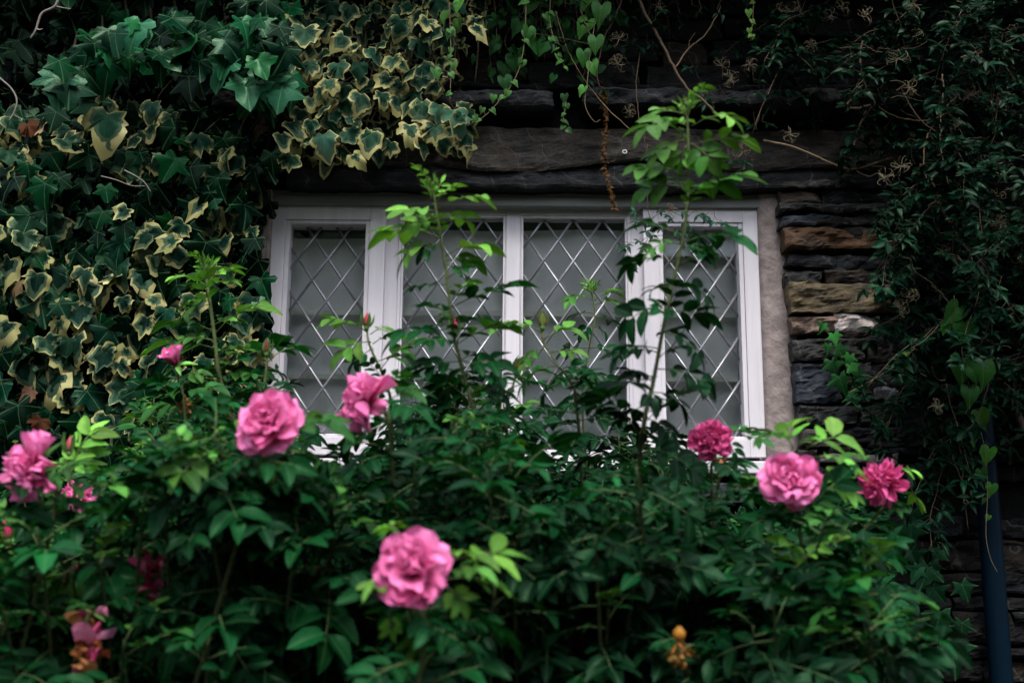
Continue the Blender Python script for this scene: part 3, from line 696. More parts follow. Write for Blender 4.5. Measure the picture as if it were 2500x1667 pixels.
def withered(O, axis, R, n=16, cols=((.55,.06,.18),(.75,.2,.38),(.35,.02,.06),(.22,.07,.03)), drop=.9):
    b=Buf(); O=np.array(O,float)
    for i in range(n):
        c=np.array(cols[RNG.integers(len(cols))]); q=RNG.uniform(0,1)
        o=O+rv(R*.13)+np.array([0,0,-drop*R*q*1.5])
        petal(b,axf(np.array(axis)+rv(.7)),o,R*RNG.uniform(.4,.8),R*RNG.uniform(.25,.5),RNG.uniform(.1,1.4),RNG.uniform(-1.6,1.8),RNG.uniform(0,6),RNG.uniform(.3,1.6),RNG.uniform(.15,.45),c*.6,np.minimum(c*RNG.uniform(.85,1.45),.9),RNG.normal(0,.6))
    return b

def rose_thing(label, pts, r0=.0020, r1=.0046):
    """a rose cane rooted in the soil: path given from its tip down"""
    full=to_ground(pts); t=thing('rose_cane',label,'rose cane',tuple(full[-1]*np.array([1,1,0])),'rose canes in front of the window')
    sb=Buf(); cane(sb,full,r0,r1); return t,Buf(),sb,full
def finish(t,lb,sb):
    part('cane',sb,M_STEM,t)
    if lb.n: part('foliage',lb,M_ROSE,t)
def add_bloom(t,O,axis,R,style,label=None,tint=1.0,twist=0.0):
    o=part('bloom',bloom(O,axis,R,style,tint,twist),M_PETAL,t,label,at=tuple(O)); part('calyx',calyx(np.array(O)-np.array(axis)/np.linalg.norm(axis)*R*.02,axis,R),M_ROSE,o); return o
def add_bud(t,O,axis,L,col=(.42,.02,.07),label=None):
    b,q=bud(O,axis,L,col); o=part('bud',b,M_PETAL,t,label,at=tuple(O)); part('sepals_cup',q,M_ROSE,o); return o
def leaves(lb,sb,lst,Y,age=None,up=(0,-.35,1),pairs=3,jit=.05):
    """compound leaves from a node to a tip: (x0,y0,x1,y1,age) in enlarged-photo pixels"""
    for q in lst:
        a=q[4] if len(q)>4 else age
        B=np.array(PK(q[0],q[1],Y)); T=np.array(PK(q[2],q[3],Y+RNG.uniform(-jit,jit)))
        rose_leaf(lb,sb,B,T,up,a,pairs if np.linalg.norm(T-B)>.10 else 2,arch=RNG.uniform(.06,.2),wid=1.18)

# tall cane at the right, in front of the window
Y=-1.68; pts=[PK(1577,225,Y),PK(1581,350,Y),PK(1578,480,Y),PK(1562,580,Y),PK(1530,720,Y),PK(1500,880,Y),PK(1478,980,Y),PK(1470,1120,Y+.05)]
t,lb,sb,full=rose_thing('tallest rose cane, bright leafy tip rising above the right side of the window',pts)
tip_tuft(lb,sb,PK(1577,262,Y),.050,.0,6)
leaves(lb,sb,[(1578,268,1490,268,.10),(1580,290,1452,330,.22),(1588,290,1718,292,.06),(1576,320,1490,385,.2),(1588,330,1648,395,.28),(1584,335,1742,330,.18),(1578,330,1560,400,.2),(1577,405,1436,400,.2),(1576,430,1448,462,.3),(1582,440,1752,402,.30),(1580,450,1690,440,.38),(1568,545,1440,520,.42),(1562,560,1732,562,.45),(1560,570,1640,600,.5),(1553,600,1416,640,.6),(1546,640,1645,715,.75),(1530,700,1415,768,.8),(1528,720,1650,740,.7),(1520,760,1625,860,.9),(1512,800,1395,850,.9),(1506,830,1590,800,.9),(1498,870,1372,900,.95),(1490,900,1580,960,.95),(1484,930,1400,985,.95),(1480,960,1560,1020,1)],Y)
grow(lb,sb,full[4:9],18,.13,.85,1.0,droop=(.1,-.5))
grow(lb,sb,full[0:5],11,.085,.12,.6,droop=(.35,-.1)); finish(t,lb,sb)
# centre cane
Y=-1.58; pts=[PK(992,425,Y),PK(1008,520,Y),PK(1028,650,Y),PK(1040,760,Y),PK(1068,870,Y),PK(1092,970,Y),PK(1095,1120,Y+.05)]
t,lb,sb,full=rose_thing('rose cane with a red bud and pale new leaves crossing the second window light',pts)
tip_tuft(lb,sb,PK(993,455,Y),.045,.0,5)
leaves(lb,sb,[(1000,485,900,492,.05),(1004,480,1142,468,.06),(1004,500,930,530,.12),(1008,500,1090,520,.15),(1010,545,848,555,.06),(1012,560,908,622,.14),(1014,560,960,600,.5),(1020,590,1146,576,.10),(1022,600,1110,620,.35),(1026,640,1090,612,.5),(1038,705,1225,655,.55),(1042,740,960,700,.5),(1042,745,1140,740,.55),(1046,790,866,800,.6),(1050,790,1205,750,.35),(1054,830,950,860,.6),(1060,850,1180,850,.6),(1070,870,980,930,.75),(1080,900,1190,920,.8),(1090,940,1000,990,.8),(1092,960,1200,990,.85)],Y)
grow(lb,sb,full[3:8],16,.12,.62,.95,droop=(.2,-.4))
add_bud(t,PK(1043,765,Y-.01),(.05,0,1),.026,(.60,.02,.12))
grow(lb,sb,full[0:5],11,.085,.08,.55,droop=(.35,-.1)); finish(t,lb,sb)
# left cane
Y=-1.0; pts=[PK(470,612,Y),PK(480,680,Y),PK(492,770,Y),PK(502,850,Y),PK(530,960,Y),PK(560,1080,Y)]
t,lb,sb,full=rose_thing('bristly pale green rose cane standing against the ivy left of the window',pts,.0035,.0065)
tip_tuft(lb,sb,PK(470,625,Y),.045,.02,9)
leaves(lb,sb,[(477,640,386,645,.15),(480,645,556,615,.12),(482,660,545,650,.2),(482,690,425,700,.2),(484,700,410,735,.3),(490,760,356,748,.38),(492,780,410,800,.5),(490,770,642,706,.2),(497,800,336,802,.25),(500,830,610,800,.3),(500,850,715,800,.45),(505,870,600,880,.3),(510,880,640,850,.45),(508,880,400,900,.5),(515,920,620,930,.5),(520,930,320,965,.4),(530,960,430,1000,.55),(540,1000,640,1000,.6)],Y)
grow(lb,sb,full[0:4],8,.10,.12,.4); grow(lb,sb,full[3:7],18,.14,.35,.8)
finish(t,lb,sb)
# small sharp sprig close to the window
Y=-.42; pts=[PK(1360,668,Y),PK(1366,730,Y),PK(1355,790,Y),PK(1345,850,Y),PK(1340,980,Y)]
t,lb,sb,full=rose_thing('small crisp rose sprig with fanned young leaflets before the third window light',pts,.0018,.004)
tip_tuft(lb,sb,PK(1360,672,Y),.045,.08,8)
leaves(lb,sb,[(1362,690,1292,702,.3),(1366,690,1432,680,.25),(1366,700,1438,712,.3),(1362,720,1305,740,.5),(1366,730,1420,745,.55),(1360,740,1330,780,.6),(1358,750,1395,780,.6),(1352,800,1280,815,.7),(1352,800,1430,830,.7),(1346,850,1270,880,.75),(1346,860,1420,890,.8),(1342,900,1290,950,.8),(1342,910,1400,960,.85)],Y)
finish(t,lb,sb)
# bud canes
def budcane(label,px,Y,lst,bl,col,low,axis=(0,0,1)):
    pts=[PK(px[0][0],px[0][1],Y)]+[PK(a,b,Y) for a,b in px[1:]]; t,lb,sb,full=rose_thing(label,pts,.0016,.004)
    if bl: add_bud(t,np.array(pts[0])-np.array([0,0,.0]),axis,bl,col)
    leaves(lb,sb,lst,Y); grow(lb,sb,[np.array(p) for p in pts[-2:]],low,.12,.45,.9); finish(t,lb,sb)
budcane('rose cane topped by a slim red bud between the first and second lights',[(842,752),(848,790),(865,830),(885,880),(900,1010)],-1.35,[(846,765,722,745,.18),(850,768,905,755,.15),(852,785,764,832,.2),(856,790,930,775,.2),(858,800,800,850,.5),(868,830,960,830,.35),(872,850,985,780,.3),(880,870,940,900,.4)],.030,(.42,.025,.06),8)
budcane('rose cane with a brownish green bud before the third window light',[(1246,752),(1250,790),(1280,840),(1310,880),(1330,1000)],-1.35,[(1246,765,1124,762,.18),(1250,780,1340,765,.22),(1252,795,1195,850,.3),(1262,810,1340,815,.25),(1275,840,1190,905,.4),(1280,850,1370,870,.45),(1300,870,1240,930,.5),(1310,880,1410,900,.6)],.030,(.20,.10,.03),8)
budcane('short rose cane with a dark closed bud at the left window edge',[(612,812),(612,850),(605,900),(600,1010)],-1.2,[(612,835,715,800,.45),(612,845,650,870,.5),(608,870,560,860,.4),(606,890,660,915,.45)],.030,(.20,.012,.03),8)
budcane('low rose cane with a dark red bud hanging over bright leaflets',[(175,1298),(160,1310),(150,1330),(140,1400)],-1.75,[(140,1325,60,1362,.05),(148,1330,135,1405,.06),(170,1330,152,1400,.1),(180,1325,222,1372,.08),(160,1325,100,1330,.1)],.034,(.30,.01,.06),5,(.5,-.4,-.4))
budcane('rose cane with a small pointed red bud at the left edge',[(18,1240),(22,1262),(30,1300),(40,1400)],-1.6,[(24,1262,60,1290,.15),(24,1270,-20,1290,.1),(30,1300,80,1330,.3)],.034,(.50,.015,.10),6,(-.2,-.2,1))
budcane('rose cane with a half closed pink bud beside the loose left bloom',[(158,1040),(156,1070),(160,1110),(170,1200)],-1.5,[(160,1090,120,1060,.15),(160,1090,240,965,.06),(162,1100,215,1010,.1),(160,1080,190,1075,.2)],.030,(.45,.08,.10),7)
budcane('rose cane with a dark crimson bud before the middle mullion',[(1186,852),(1180,880),(1165,930),(1160,1040)],-1.25,[(1184,860,1210,880,.3),(1180,880,1120,905,.5),(1178,890,1260,890,.45),(1170,920,1100,940,.6)],.028,(.50,.01,.07),8,(.4,-.3,.6))
# big flowers: label, path, depth, centre, axis, radius, style, leaf list
def flower(label,c,Y,axis,R,style,lst,path,blabel=None,tint=1.0,low=9,twist=0.,lowage=(.45,.95),lift=.0):
    O=np.array(PK(c[0],c[1],Y)); ax=np.array(axis,float); ax/=np.linalg.norm(ax); n=O-ax*R*.35
    pts=[n]+[np.array(PK(a,b,Y+.03)) for a,b in path]; t,lb,sb,full=rose_thing(label,pts,.0020,.0042)
    add_bloom(t,O,ax,R,style,blabel,tint,twist); leaves(lb,sb,lst,Y+.035); grow(lb,sb,full[1:5],low+4,.14,*lowage,s0=.12,bias=(0,.55,-.2)); grow(lb,sb,full[1:],low+9,.13,.55,1.0,s0=.10,s1=.75,droop=(.2,-.5)); finish(t,lb,sb); return t
flower('rose cane carrying the largest pink bloom, low in front at the centre',(948,1308),-2.15,(-.05,-1,.12),.0415,'open',
  [(1020,1290,1085,1275,.03),(1030,1290,1200,1283,.06),(1020,1330,1168,1358,.10),(1015,1340,1080,1410,.08),(1020,1320,1130,1320,.3),(1040,1420,1195,1480,.5),(890,1400,903,1465,.08),(935,1400,938,1540,.22),(905,1330,840,1362,.08),(920,1230,885,1215,.06),(960,1400,1010,1480,.5),(1010,1420,1090,1440,.5),(1050,1440,1150,1420,.6)],[(960,1420),(970,1500)],'full deep pink bloom with a dark hollow centre',1.0,8)
flower('rose cane bearing a broad open pink bloom below the left casement',(622,976),-1.95,(-.12,-1,.30),.046,'full',
  [(560,1030,515,1065,.12),(640,1040,620,1100,.3),(660,1040,760,1090,.45),(560,1010,480,1040,.45),(690,970,742,962,.10),(660,1000,800,990,.4),(600,1060,540,1110,.5),(700,1060,640,1120,.5)],[(655,1030),(545,1090),(560,1180)],'broad round pink bloom with a ruffled crimson heart',1.05)
flower('rose cane with a shaggy deep pink bloom seen from the side',(845,926),-1.75,(-.75,-.55,.28),.046,'shaggy',
  [(885,900,940,850,.4),(880,930,990,900,.4),(890,940,980,960,.5),(880,985,800,1010,.4),(890,960,970,1010,.6)],[(888,960),(900,1060)],None,.98,10,.1)
flower('rose cane at the left edge with a loose, drooping pink bloom',(84,1075),-1.9,(-.6,-.7,.2),.044,'shaggy',
  [(110,1110,190,1065,.35),(115,1120,90,1165,.3),(60,1130,10,1110,.3),(90,1140,20,1180,.6),(100,1140,170,1180,.65),(120,1150,60,1220,.7)],[(108,1120),(120,1200)],None,1.05,10,.2)
flower('rose cane with a dense magenta bloom beside the window sill',(1630,1012),-1.5,(-.12,-1,.25),.038,'frilled',
  [(1660,1000,1742,990,.4),(1670,1010,1690,1060,.5),(1700,1000,1770,1020,.4),(1640,1060,1700,1100,.7),(1600,1050,1540,1100,.8),(1640,1050,1600,1110,.8)],[(1640,1065),(1635,1140)],'dense frilled magenta bloom',.86,9)
flower('rose cane with a pale pink globular bloom in front of the stone jamb',(1816,1100),-1.8,(-.08,-1,.10),.043,'full',
  [(1820,1035,1818,962,.10),(1825,1030,1735,1005,.35),(1830,1035,1880,1005,.3),(1850,1030,1955,1010,.12),(1870,1050,1960,1070,.25),(1860,1100,1925,1110,.05),(1870,1110,1990,1090,.10),(1880,1115,1980,1150,.2),(1760,1125,1690,1110,.25),(1840,1160,1790,1185,.4),(1860,1160,1900,1190,.4)],[(1830,1165),(1840,1240)],'pale pink globular bloom with crumpled centre',1.12,9)
flower('rose cane with a ragged pink bloom furthest right, beside the dark ivy',(2026,1110),-1.55,(-.45,-.85,.10),.037,'shaggy',
  [(2050,1080,2112,1090,.12),(2060,1120,2120,1165,.15),(2000,1060,1940,1050,.35),(2040,1150,2070,1180,.4),(1990,1100,1900,1130,.3)],[(2030,1160),(1960,1250),(1930,1340)],None,.88,8)
flower('rose cane with a small half open pink bloom beside the ivy',(404,838),-1.2,(-.25,-.45,.7),.040,'half',
  [(415,870,440,910,.45),(420,865,480,860,.3),(410,870,350,880,.4),(430,900,520,900,.4)],[(410,880),(425,960)],None,1.1,9)
flower('rose cane with a torn pink bloom half hidden among leaves at left',(180,1145),-1.1,(.1,-.7,.5),.036,'shaggy',
  [(150,1120,215,1160,.5),(200,1150,140,1170,.4),(190,1170,240,1210,.5),(170,1120,120,1100,.4)],[(190,1190),(200,1260)],None,1.1,8)
def spent(label,c,Y,axis,R,n,cols,path,lst,blabel=None,low=8,drop=.9):
    O=np.array(PK(c[0],c[1],Y)); pts=[O-np.array(axis)*R*.3]+[np.array(PK(a,b,Y+.03)) for a,b in path]
    t,lb,sb,full=rose_thing(label,pts,.002,.005); o=part('withered_bloom',withered(O,axis,R,n,cols,drop),M_PETAL,t,blabel,at=tuple(O)); part('calyx',calyx(O,axis,R*.7),M_ROSE,o)
    leaves(lb,sb,lst,Y); grow(lb,sb,full[1:5],low+3,.13,.5,.95,s0=.1,bias=(0,.45,-.2)); finish(t,lb,sb)
PKW=((.70,.10,.27),(.85,.30,.48),(.50,.035,.12)); BRW=((.40,.13,.035),(.24,.06,.025),(.50,.22,.08))
spent('rose cane with a collapsed pink bloom turning crimson, lower left',(345,1305),-1.8,(.1,-.3,.9),.040,26,PKW+((.4,.03,.09),),[(352,1345),(370,1420)],[(330,1310,262,1360,.5),(370,1330,480,1340,.6),(380,1340,560,1335,.6),(350,1360,300,1400,.6)],None,8,.8)
spent('rose cane with a shrivelled bloom half pink half rust brown, bottom left',(208,1405),-1.9,(0,-.3,.9),.038,28,PKW[:2]+BRW,[(215,1480),(225,1540)],[(230,1400,345,1385,.5),(225,1410,280,1440,.5),(230,1420,225,1440,.5),(220,1400,160,1395,.4)],None,7,1.5)
spent('rose cane with a brown spent flower under the small half open bloom',(425,915),-1.15,(.1,-.3,.6),.026,10,BRW+((.25,.03,.03),),[(440,940),(470,1010)],[(430,920,400,950,.4),(440,930,500,960,.5)],None,6,.9)
spent('rose cane with a tiny rusty spent flower among dark leaves',(722,1318),-1.7,(0,-.4,.7),.022,8,BRW,[(730,1345),(740,1420)],[(722,1320,690,1300,.3),(725,1330,690,1380,.8),(730,1340,760,1390,.8),(726,1335,780,1330,.7)],None,7,.6)
spent('rose cane with a rust brown spent flower under the magenta bloom',(1655,1052),-1.42,(.2,-.4,.4),.022,9,BRW,[(1650,1090),(1640,1180)],[(1655,1060,1710,1075,.8),(1650,1070,1690,1120,.85)],None,6,.5)
# rose hip
t,lb,sb,full=rose_thing('rose cane with an orange hip and a dried flower, bottom right of centre',[PK(1560,1452,-1.98),PK(1566,1490,-1.96),PK(1575,1560,-1.9)],.002,.004)
h=Buf(); O=np.array(PK(1560,1455,-2.0)); M=frame((0,-.2,1),rv(1)); prof=[(-.009,.003),(-.007,.006),(-.002,.0085),(.003,.008),(.007,.0045),(.010,.002)]; V=[O+M[:,1]*z_+(M[:,0]*math.cos(a)+M[:,2]*math.sin(a))*r for z_,r in prof for a in np.linspace(0,2*PI,10,endpoint=False)]
h2=withered(O+np.array([0,-.008,-.022]),(0,-.3,-1),.020,9,((.26,.14,.03),(.22,.09,.02),(.12,.06,.02)),.5); h.faces(np.array(V),[(j*10+k,j*10+(k+1)%10,(j+1)*10+(k+1)%10,(j+1)*10+k) for j in range(5) for k in range(10)],(.36,.16,.02)); o=part('hip',h,M_PETAL,t,at=tuple(O)); part('dried_petal',h2,M_PETAL,o)
q=Buf(); 
for i in range(6): put(q,T_ROSEF,O-M[:,1]*.010,np.array([math.cos(i),math.sin(i)-.3,-.8]),rv(1),.028,(.32,.13,.03))
part('dried_sepal',q,M_DRY,o); leaves(lb,sb,[(1560,1470,1500,1490,.8),(1568,1490,1640,1480,.8)],-1.94); grow(lb,sb,full[1:4],6,.11,.7,1); finish(t,lb,sb)

# ---- the rose bushes: many canes rising from the soil behind and between the flowering ones
SIL0=[(-200,1240),(150,1280),(280,1180),(400,1020),(540,960),(650,1010),(740,1120),(870,1180),(990,1060),(1130,950),(1240,1040),(1330,1150),(1450,1170),(1540,1060),(1640,1100),(1700,1230),(1790,1280),(1920,1230),(2050,1260),(2120,1350),(2170,1500),(2190,1700)]
SIL=[(a,b+(45 if 1690<a<1900 else 0)) for a,b in SIL0]
def sil(px):
    for (a,b),(c,d) in zip(SIL,SIL[1:]):
        if a<=px<=c: return b+(d-b)*(px-a)/(c-a)
    return 1700
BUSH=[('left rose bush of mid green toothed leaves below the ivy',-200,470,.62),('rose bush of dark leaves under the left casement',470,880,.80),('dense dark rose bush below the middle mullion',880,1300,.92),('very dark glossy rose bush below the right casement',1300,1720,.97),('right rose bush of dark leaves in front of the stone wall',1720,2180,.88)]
for bi,(lab,xa,xb,agem) in enumerate(BUSH):
    lb=Buf(); sb=Buf(); cx0=P((xa+xb)/2,1500,-.9).x; bx_=cx0*.9
    t=thing('rose_bush',lab,'rose bush',(bx_,-.8,0),'rose bushes under the window')
    ncan=int((xb-xa)/420*125)
    for k in range(ncan):
        px=RNG.uniform(xa,xb); Yc=-RNG.uniform(.35,1.0)**1.0*2.0 if k%3 else -RNG.uniform(.3,.9)
        near=max(0,(-Yc-.5)/1.5); top=sil(px)+near*RNG.uniform(40,200)+RNG.normal(0,28)
        py=top+abs(RNG.normal(0,1))*(130+170*near) if k%2 else top+RNG.uniform(0,60)
        if RNG.uniform()<.10: py-=RNG.uniform(40,130)
        py=min(py,1760); tip=np.array(P(px,py,Yc)); g=np.array([bx_+(tip[0]-bx_)*.65+RNG.normal(0,.06),-.8+(tip[1]+.8)*.6+RNG.normal(0,.06),-.03])
        mid=tip*.45+g*.55+np.array([RNG.normal(0,.04),RNG.normal(0,.04),.10]); pts=[tip,tip*.75+mid*.25+np.array([0,0,.03]),mid,g]
        cane(sb,pts,.0016,.004,(.03,.05,.015),(.018,.015,.009),False)
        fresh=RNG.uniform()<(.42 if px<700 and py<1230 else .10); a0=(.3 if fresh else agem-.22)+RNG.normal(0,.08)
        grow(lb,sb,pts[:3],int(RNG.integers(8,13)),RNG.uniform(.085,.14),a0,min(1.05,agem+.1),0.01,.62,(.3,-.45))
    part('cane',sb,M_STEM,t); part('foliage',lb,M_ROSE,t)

# ------------------------------------------------------------------ climbers
def inpoly(x,y,poly):
    r=False
    for (a,b),(c,d) in zip(poly,poly[1:]+poly[:1]):
        if (b>y)!=(d>y) and x<(c-a)*(y-b)/(d-b)+a: r=not r
    return r
def ivy_stems(sb,poly,n,Y0,rad=.003,col=(.05,.038,.028)):
    xs=[p[0] for p in poly]; ys=[p[1] for p in poly]
    for _ in range(n):
        x=RNG.uniform(min(xs),max(xs)); y=RNG.uniform(min(ys),max(ys)); pts=[]
        dx,dy=RNG.normal(0,22),RNG.uniform(25,55)
        for k in range(7):
            if inpoly(x,y,poly): pts.append(P(x,y,Y0-RNG.uniform(0,.05)))
            elif pts: break
            x+=dx+RNG.normal(0,14); y+=dy
        if len(pts)>2: tube(sb,spline(pts,4),rad*RNG.uniform(.5,1.4),rad*.6,5,np.array(col)*RNG.uniform(.7,1.6))
def ivy_fill(lb,sb,poly,spacing,Y0,thick,size,cols,T,spread=.55,dens=None,uplift=.55,stalk=True):
    xs=[p[0] for p in poly]; ys=[p[1] for p in poly]; y=min(ys)
    while y<max(ys):
        x=min(xs)
        while x<max(xs):
            px=x+RNG.normal(0,spacing*.38); py=y+RNG.normal(0,spacing*.38); x+=spacing
            if not inpoly(px,py,poly): continue
            dv=1.0 if dens is None else dens(px,py)
            if RNG.uniform()>dv: continue
            r=RNG.uniform(); dep=thick*(r**.8); O=np.array(P(px,py,Y0-dep))
            nrm=np.array([RNG.normal(0,.62),-1,uplift+RNG.normal(0,.55)]); tip=np.array([RNG.normal(0,spread),-.25*RNG.uniform(),-1.0])
            s=size*RNG.uniform(.62,1.18)
            c=np.array(cols[RNG.integers(len(cols))])
            put(lb,T,O,tip,nrm,s,c,.16)
            if stalk: tube(sb,[O,O+np.array([RNG.normal(0,.02),.05,.015])],.0011,.0013,3,(.10,.10,.045),cap=False)
        y+=spacing*.86
def blobs(lst,base=0.0):
    return lambda x,y: min(1,base+sum(w*math.exp(-(((x-a)/sx)**2+((y-b)/sy)**2)) for a,b,sx,sy,w in lst))
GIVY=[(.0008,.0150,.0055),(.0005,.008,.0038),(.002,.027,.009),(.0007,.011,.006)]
DIVY=[(.0005,.004,.0022),(.0007,.005,.003),(.0004,.003,.002)]  # near-black: shade of the ivy hollows put into the leaf colour
VIVY=[(.003,.018,.011),(.007,.027,.016),(.002,.012,.008)]
LEFTP=[(-420,-40),(720,-40),(700,260),(660,460),(655,560),(640,700),(650,860),(640,1000),(560,1120),(420,1220),(250,1260),(-420,1250)]
hollow=blobs([(520,260,130,100,1.),(260,225,170,50,.9),(620,60,60,120,.5),(70,60,90,120,.8),(420,470,60,50,.5),(40,330,70,80,.5),(620,330,60,70,.6),(330,420,70,30,.6),(60,180,80,90,.6),(60,720,50,60,.5),(90,960,90,30,.5)])
varden=blobs([(60,330,90,60,.9),(300,320,140,70,1.),(380,400,90,60,.5),(560,430,80,80,.75),(590,530,50,40,.8),(560,340,70,50,.35),(40,560,60,50,.9),(350,560,70,40,.7),(250,780,230,110,1.),(420,700,110,80,.7),(560,790,110,140,1.),(340,900,130,100,.9),(360,1090,90,130,1.),(300,1000,120,70,.6),(60,690,60,60,.6),(480,1010,120,90,.5),(560,900,90,100,.7)])
# plain green ivy that covers the wall at left
lb=Buf(); sb=Buf(); t=thing('green_ivy','plain dark green ivy covering the wall left of the window','ivy',(-1.1,-.05,0))
ivy_stems(sb,LEFTP,60,.0)
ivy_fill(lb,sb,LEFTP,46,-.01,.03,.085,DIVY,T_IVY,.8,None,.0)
ivy_fill(lb,sb,LEFTP,42,-.04,.13,.078,GIVY+DIVY[1:2],T_IVY,.6,lambda x,y: (1-hollow(x,y))*(.95-.4*varden(x,y))*(1 if y>200 else .35),.6)
tube(sb,spline([P(a,b,-.03) for a,b in ((620,1240),(560,1700))],3)+[Vector((-.8,-.05,.0))],.012,.016,7,(.05,.04,.03))
part('foliage',lb,M_IVYG,t); part('stem',sb,M_STEM,t)
# variegated ivy among it
lb=Buf(); sb=Buf(); t=thing('variegated_ivy','cream edged variegated ivy spread through the green ivy left of the window','ivy',(-1.0,-.06,0),'variegated ivy')
ivy_stems(sb,LEFTP,20,-.03)
ivy_fill(lb,sb,LEFTP,36,-.05,.13,.072,VIVY,T_IVYR,.7,lambda x,y: varden(x,y)*.72,.6)
ivy_fill(lb,sb,[(-60,270),(640,300),(640,1000),(400,1200),(-60,900)],70,-.08,.10,.095,VIVY,T_IVYR,.6,lambda x,y: .16*(1-hollow(x,y)),.6)
tube(sb,spline([P(a,b,-.04) for a,b in ((380,1230),(360,1700))],3)+[Vector((-1.0,-.06,.0))],.010,.014,7,(.06,.05,.035))
put(lb,T_IVYR[:1],P(262,285,-.22),(-.1,-.2,-1),(.15,-1,.5),.115,(.012,.045,.028))
part('foliage',lb,M_IVYV,t); part('stem',sb,M_STEM,t)
d_=Buf()
for (px,py,c) in ((68,305,(.09,.03,.015)),(105,308,(.42,.26,.17)),(645,275,(.10,.045,.03)),(640,310,(.12,.08,.06)),(45,690,(.16,.09,.05)),(75,955,(.14,.08,.05)),(100,1025,(.22,.07,.03)),(470,1012,(.3,.14,.03)),(415,1100,(.35,.2,.03)),(60,1065,(.16,.2,.03)),(445,1310,(.4,.33,.2)),(1130,1130,(.5,.45,.15)),(1745,1230,(.6,.3,.02))):
    if px<700: d_=Buf(); put(d_,T_IVYR,P(px,py,-.16),(RNG.normal(0,.7),-.2,-1),(RNG.normal(0,.5),-1,.4),.052,np.array(c)*.6); part('dry_leaf',d_,M_DRY,t,'brown or yellow dying leaf caught in the ivy')
# glossy ivy band at the top left, standing well out from the wall
lb=Buf(); sb=Buf(); BAND=[(120,170),(230,60),(380,30),(560,40),(640,-40),(720,-20),(730,110),(700,230),(640,300),(600,190),(480,150),(330,150),(240,180),(150,210)]
t=thing('glossy_ivy','glossy bright green ivy jutting from the wall at the top left','ivy',(-1.15,-.05,2.4))
ivy_stems(sb,BAND,14,-.1,.004)
ivy_fill(lb,sb,BAND,36,-.08,.28,.080,GIVY+[(.006,.075,.024),(.004,.056,.022)],T_IVY,.6,None,1.25)
for px,py,ln in ((170,200,.1),(140,190,.1),(560,150,.1),(600,200,.11),(650,180,.11),(690,210,.1),(340,60,.1),(600,70,.1),(620,40,.09)):
    put(lb,T_IVY,P(px,py,-.3),(RNG.normal(0,.4),-.3,-1),(RNG.normal(0,.3),-1,.8),ln,(.010,.052,.026))
for px in range(180,720,60): tube(sb,spline([P(px,120,-.15),P(px+10,60,-.08),P(px,-60,.02)],4),.004,.005,5,(.06,.05,.03))
part('foliage',lb,M_IVYG,t); part('stem',sb,M_STEM,t)
# variegated ivy hanging over the lintel
lb=Buf(); sb=Buf(); OVER=[(690,-40),(1200,-40),(1190,60),(1110,130),(1120,220),(1160,300),(1150,345),(1040,360),(1000,330),(930,380),(880,330),(860,400),(790,380),(700,400),(660,330),(680,240),(690,150)]
dn=blobs([(800,60,120,60,.8),(1000,60,160,70,.9),(740,170,80,40,1.),(900,170,150,60,.9),(820,240,90,60,.9),(1000,200,120,60,.8),(1060,280,90,50,1.),(740,300,80,70,.75),(830,340,80,40,.8),(960,250,90,50,.7),(1100,300,50,40,1.),(900,360,70,25,.7)],.12)
t=thing('variegated_ivy','cream edged variegated ivy hanging in a curtain over the lintel','ivy',(-.4,-.1,2.35),'variegated ivy')
ivy_stems(sb,OVER,26,-.06,.003)
ivy_fill(lb,sb,OVER,36,-.02,.05,.060,DIVY,T_IVY,.8,None,.4)
ivy_fill(lb,sb,OVER,31,-.08,.15,.060,VIVY,T_IVYR,.75,lambda x,y: dn(x,y)*.78,.55)
for px,py,ln,tx in ((1030,275,.075,.0),(1075,282,.07,.25),(1110,295,.085,.3),(905,350,.075,-.1),(1000,330,.07,.15),(1060,330,.07,-.1),(790,355,.075,.05),(880,255,.065,.0),(745,95,.085,.1),(960,165,.06,.05),(705,170,.055,-.1),(755,175,.055,.0),(825,180,.06,.1),(800,220,.06,.1)):
    put(lb,T_IVYR,P(px,py-20,-.22),(tx,-.2,-1),(RNG.normal(0,.3),-1,.6),ln,(.015,.045,.028))
for px in range(720,1180,55): tube(sb,spline([P(px,200,-.10),P(px+8,90,-.07),P(px,-80,.02)],4),.003,.004,5,(.06,.05,.03))
part('foliage',lb,M_IVYV,t); part('stem',sb,M_STEM,t)

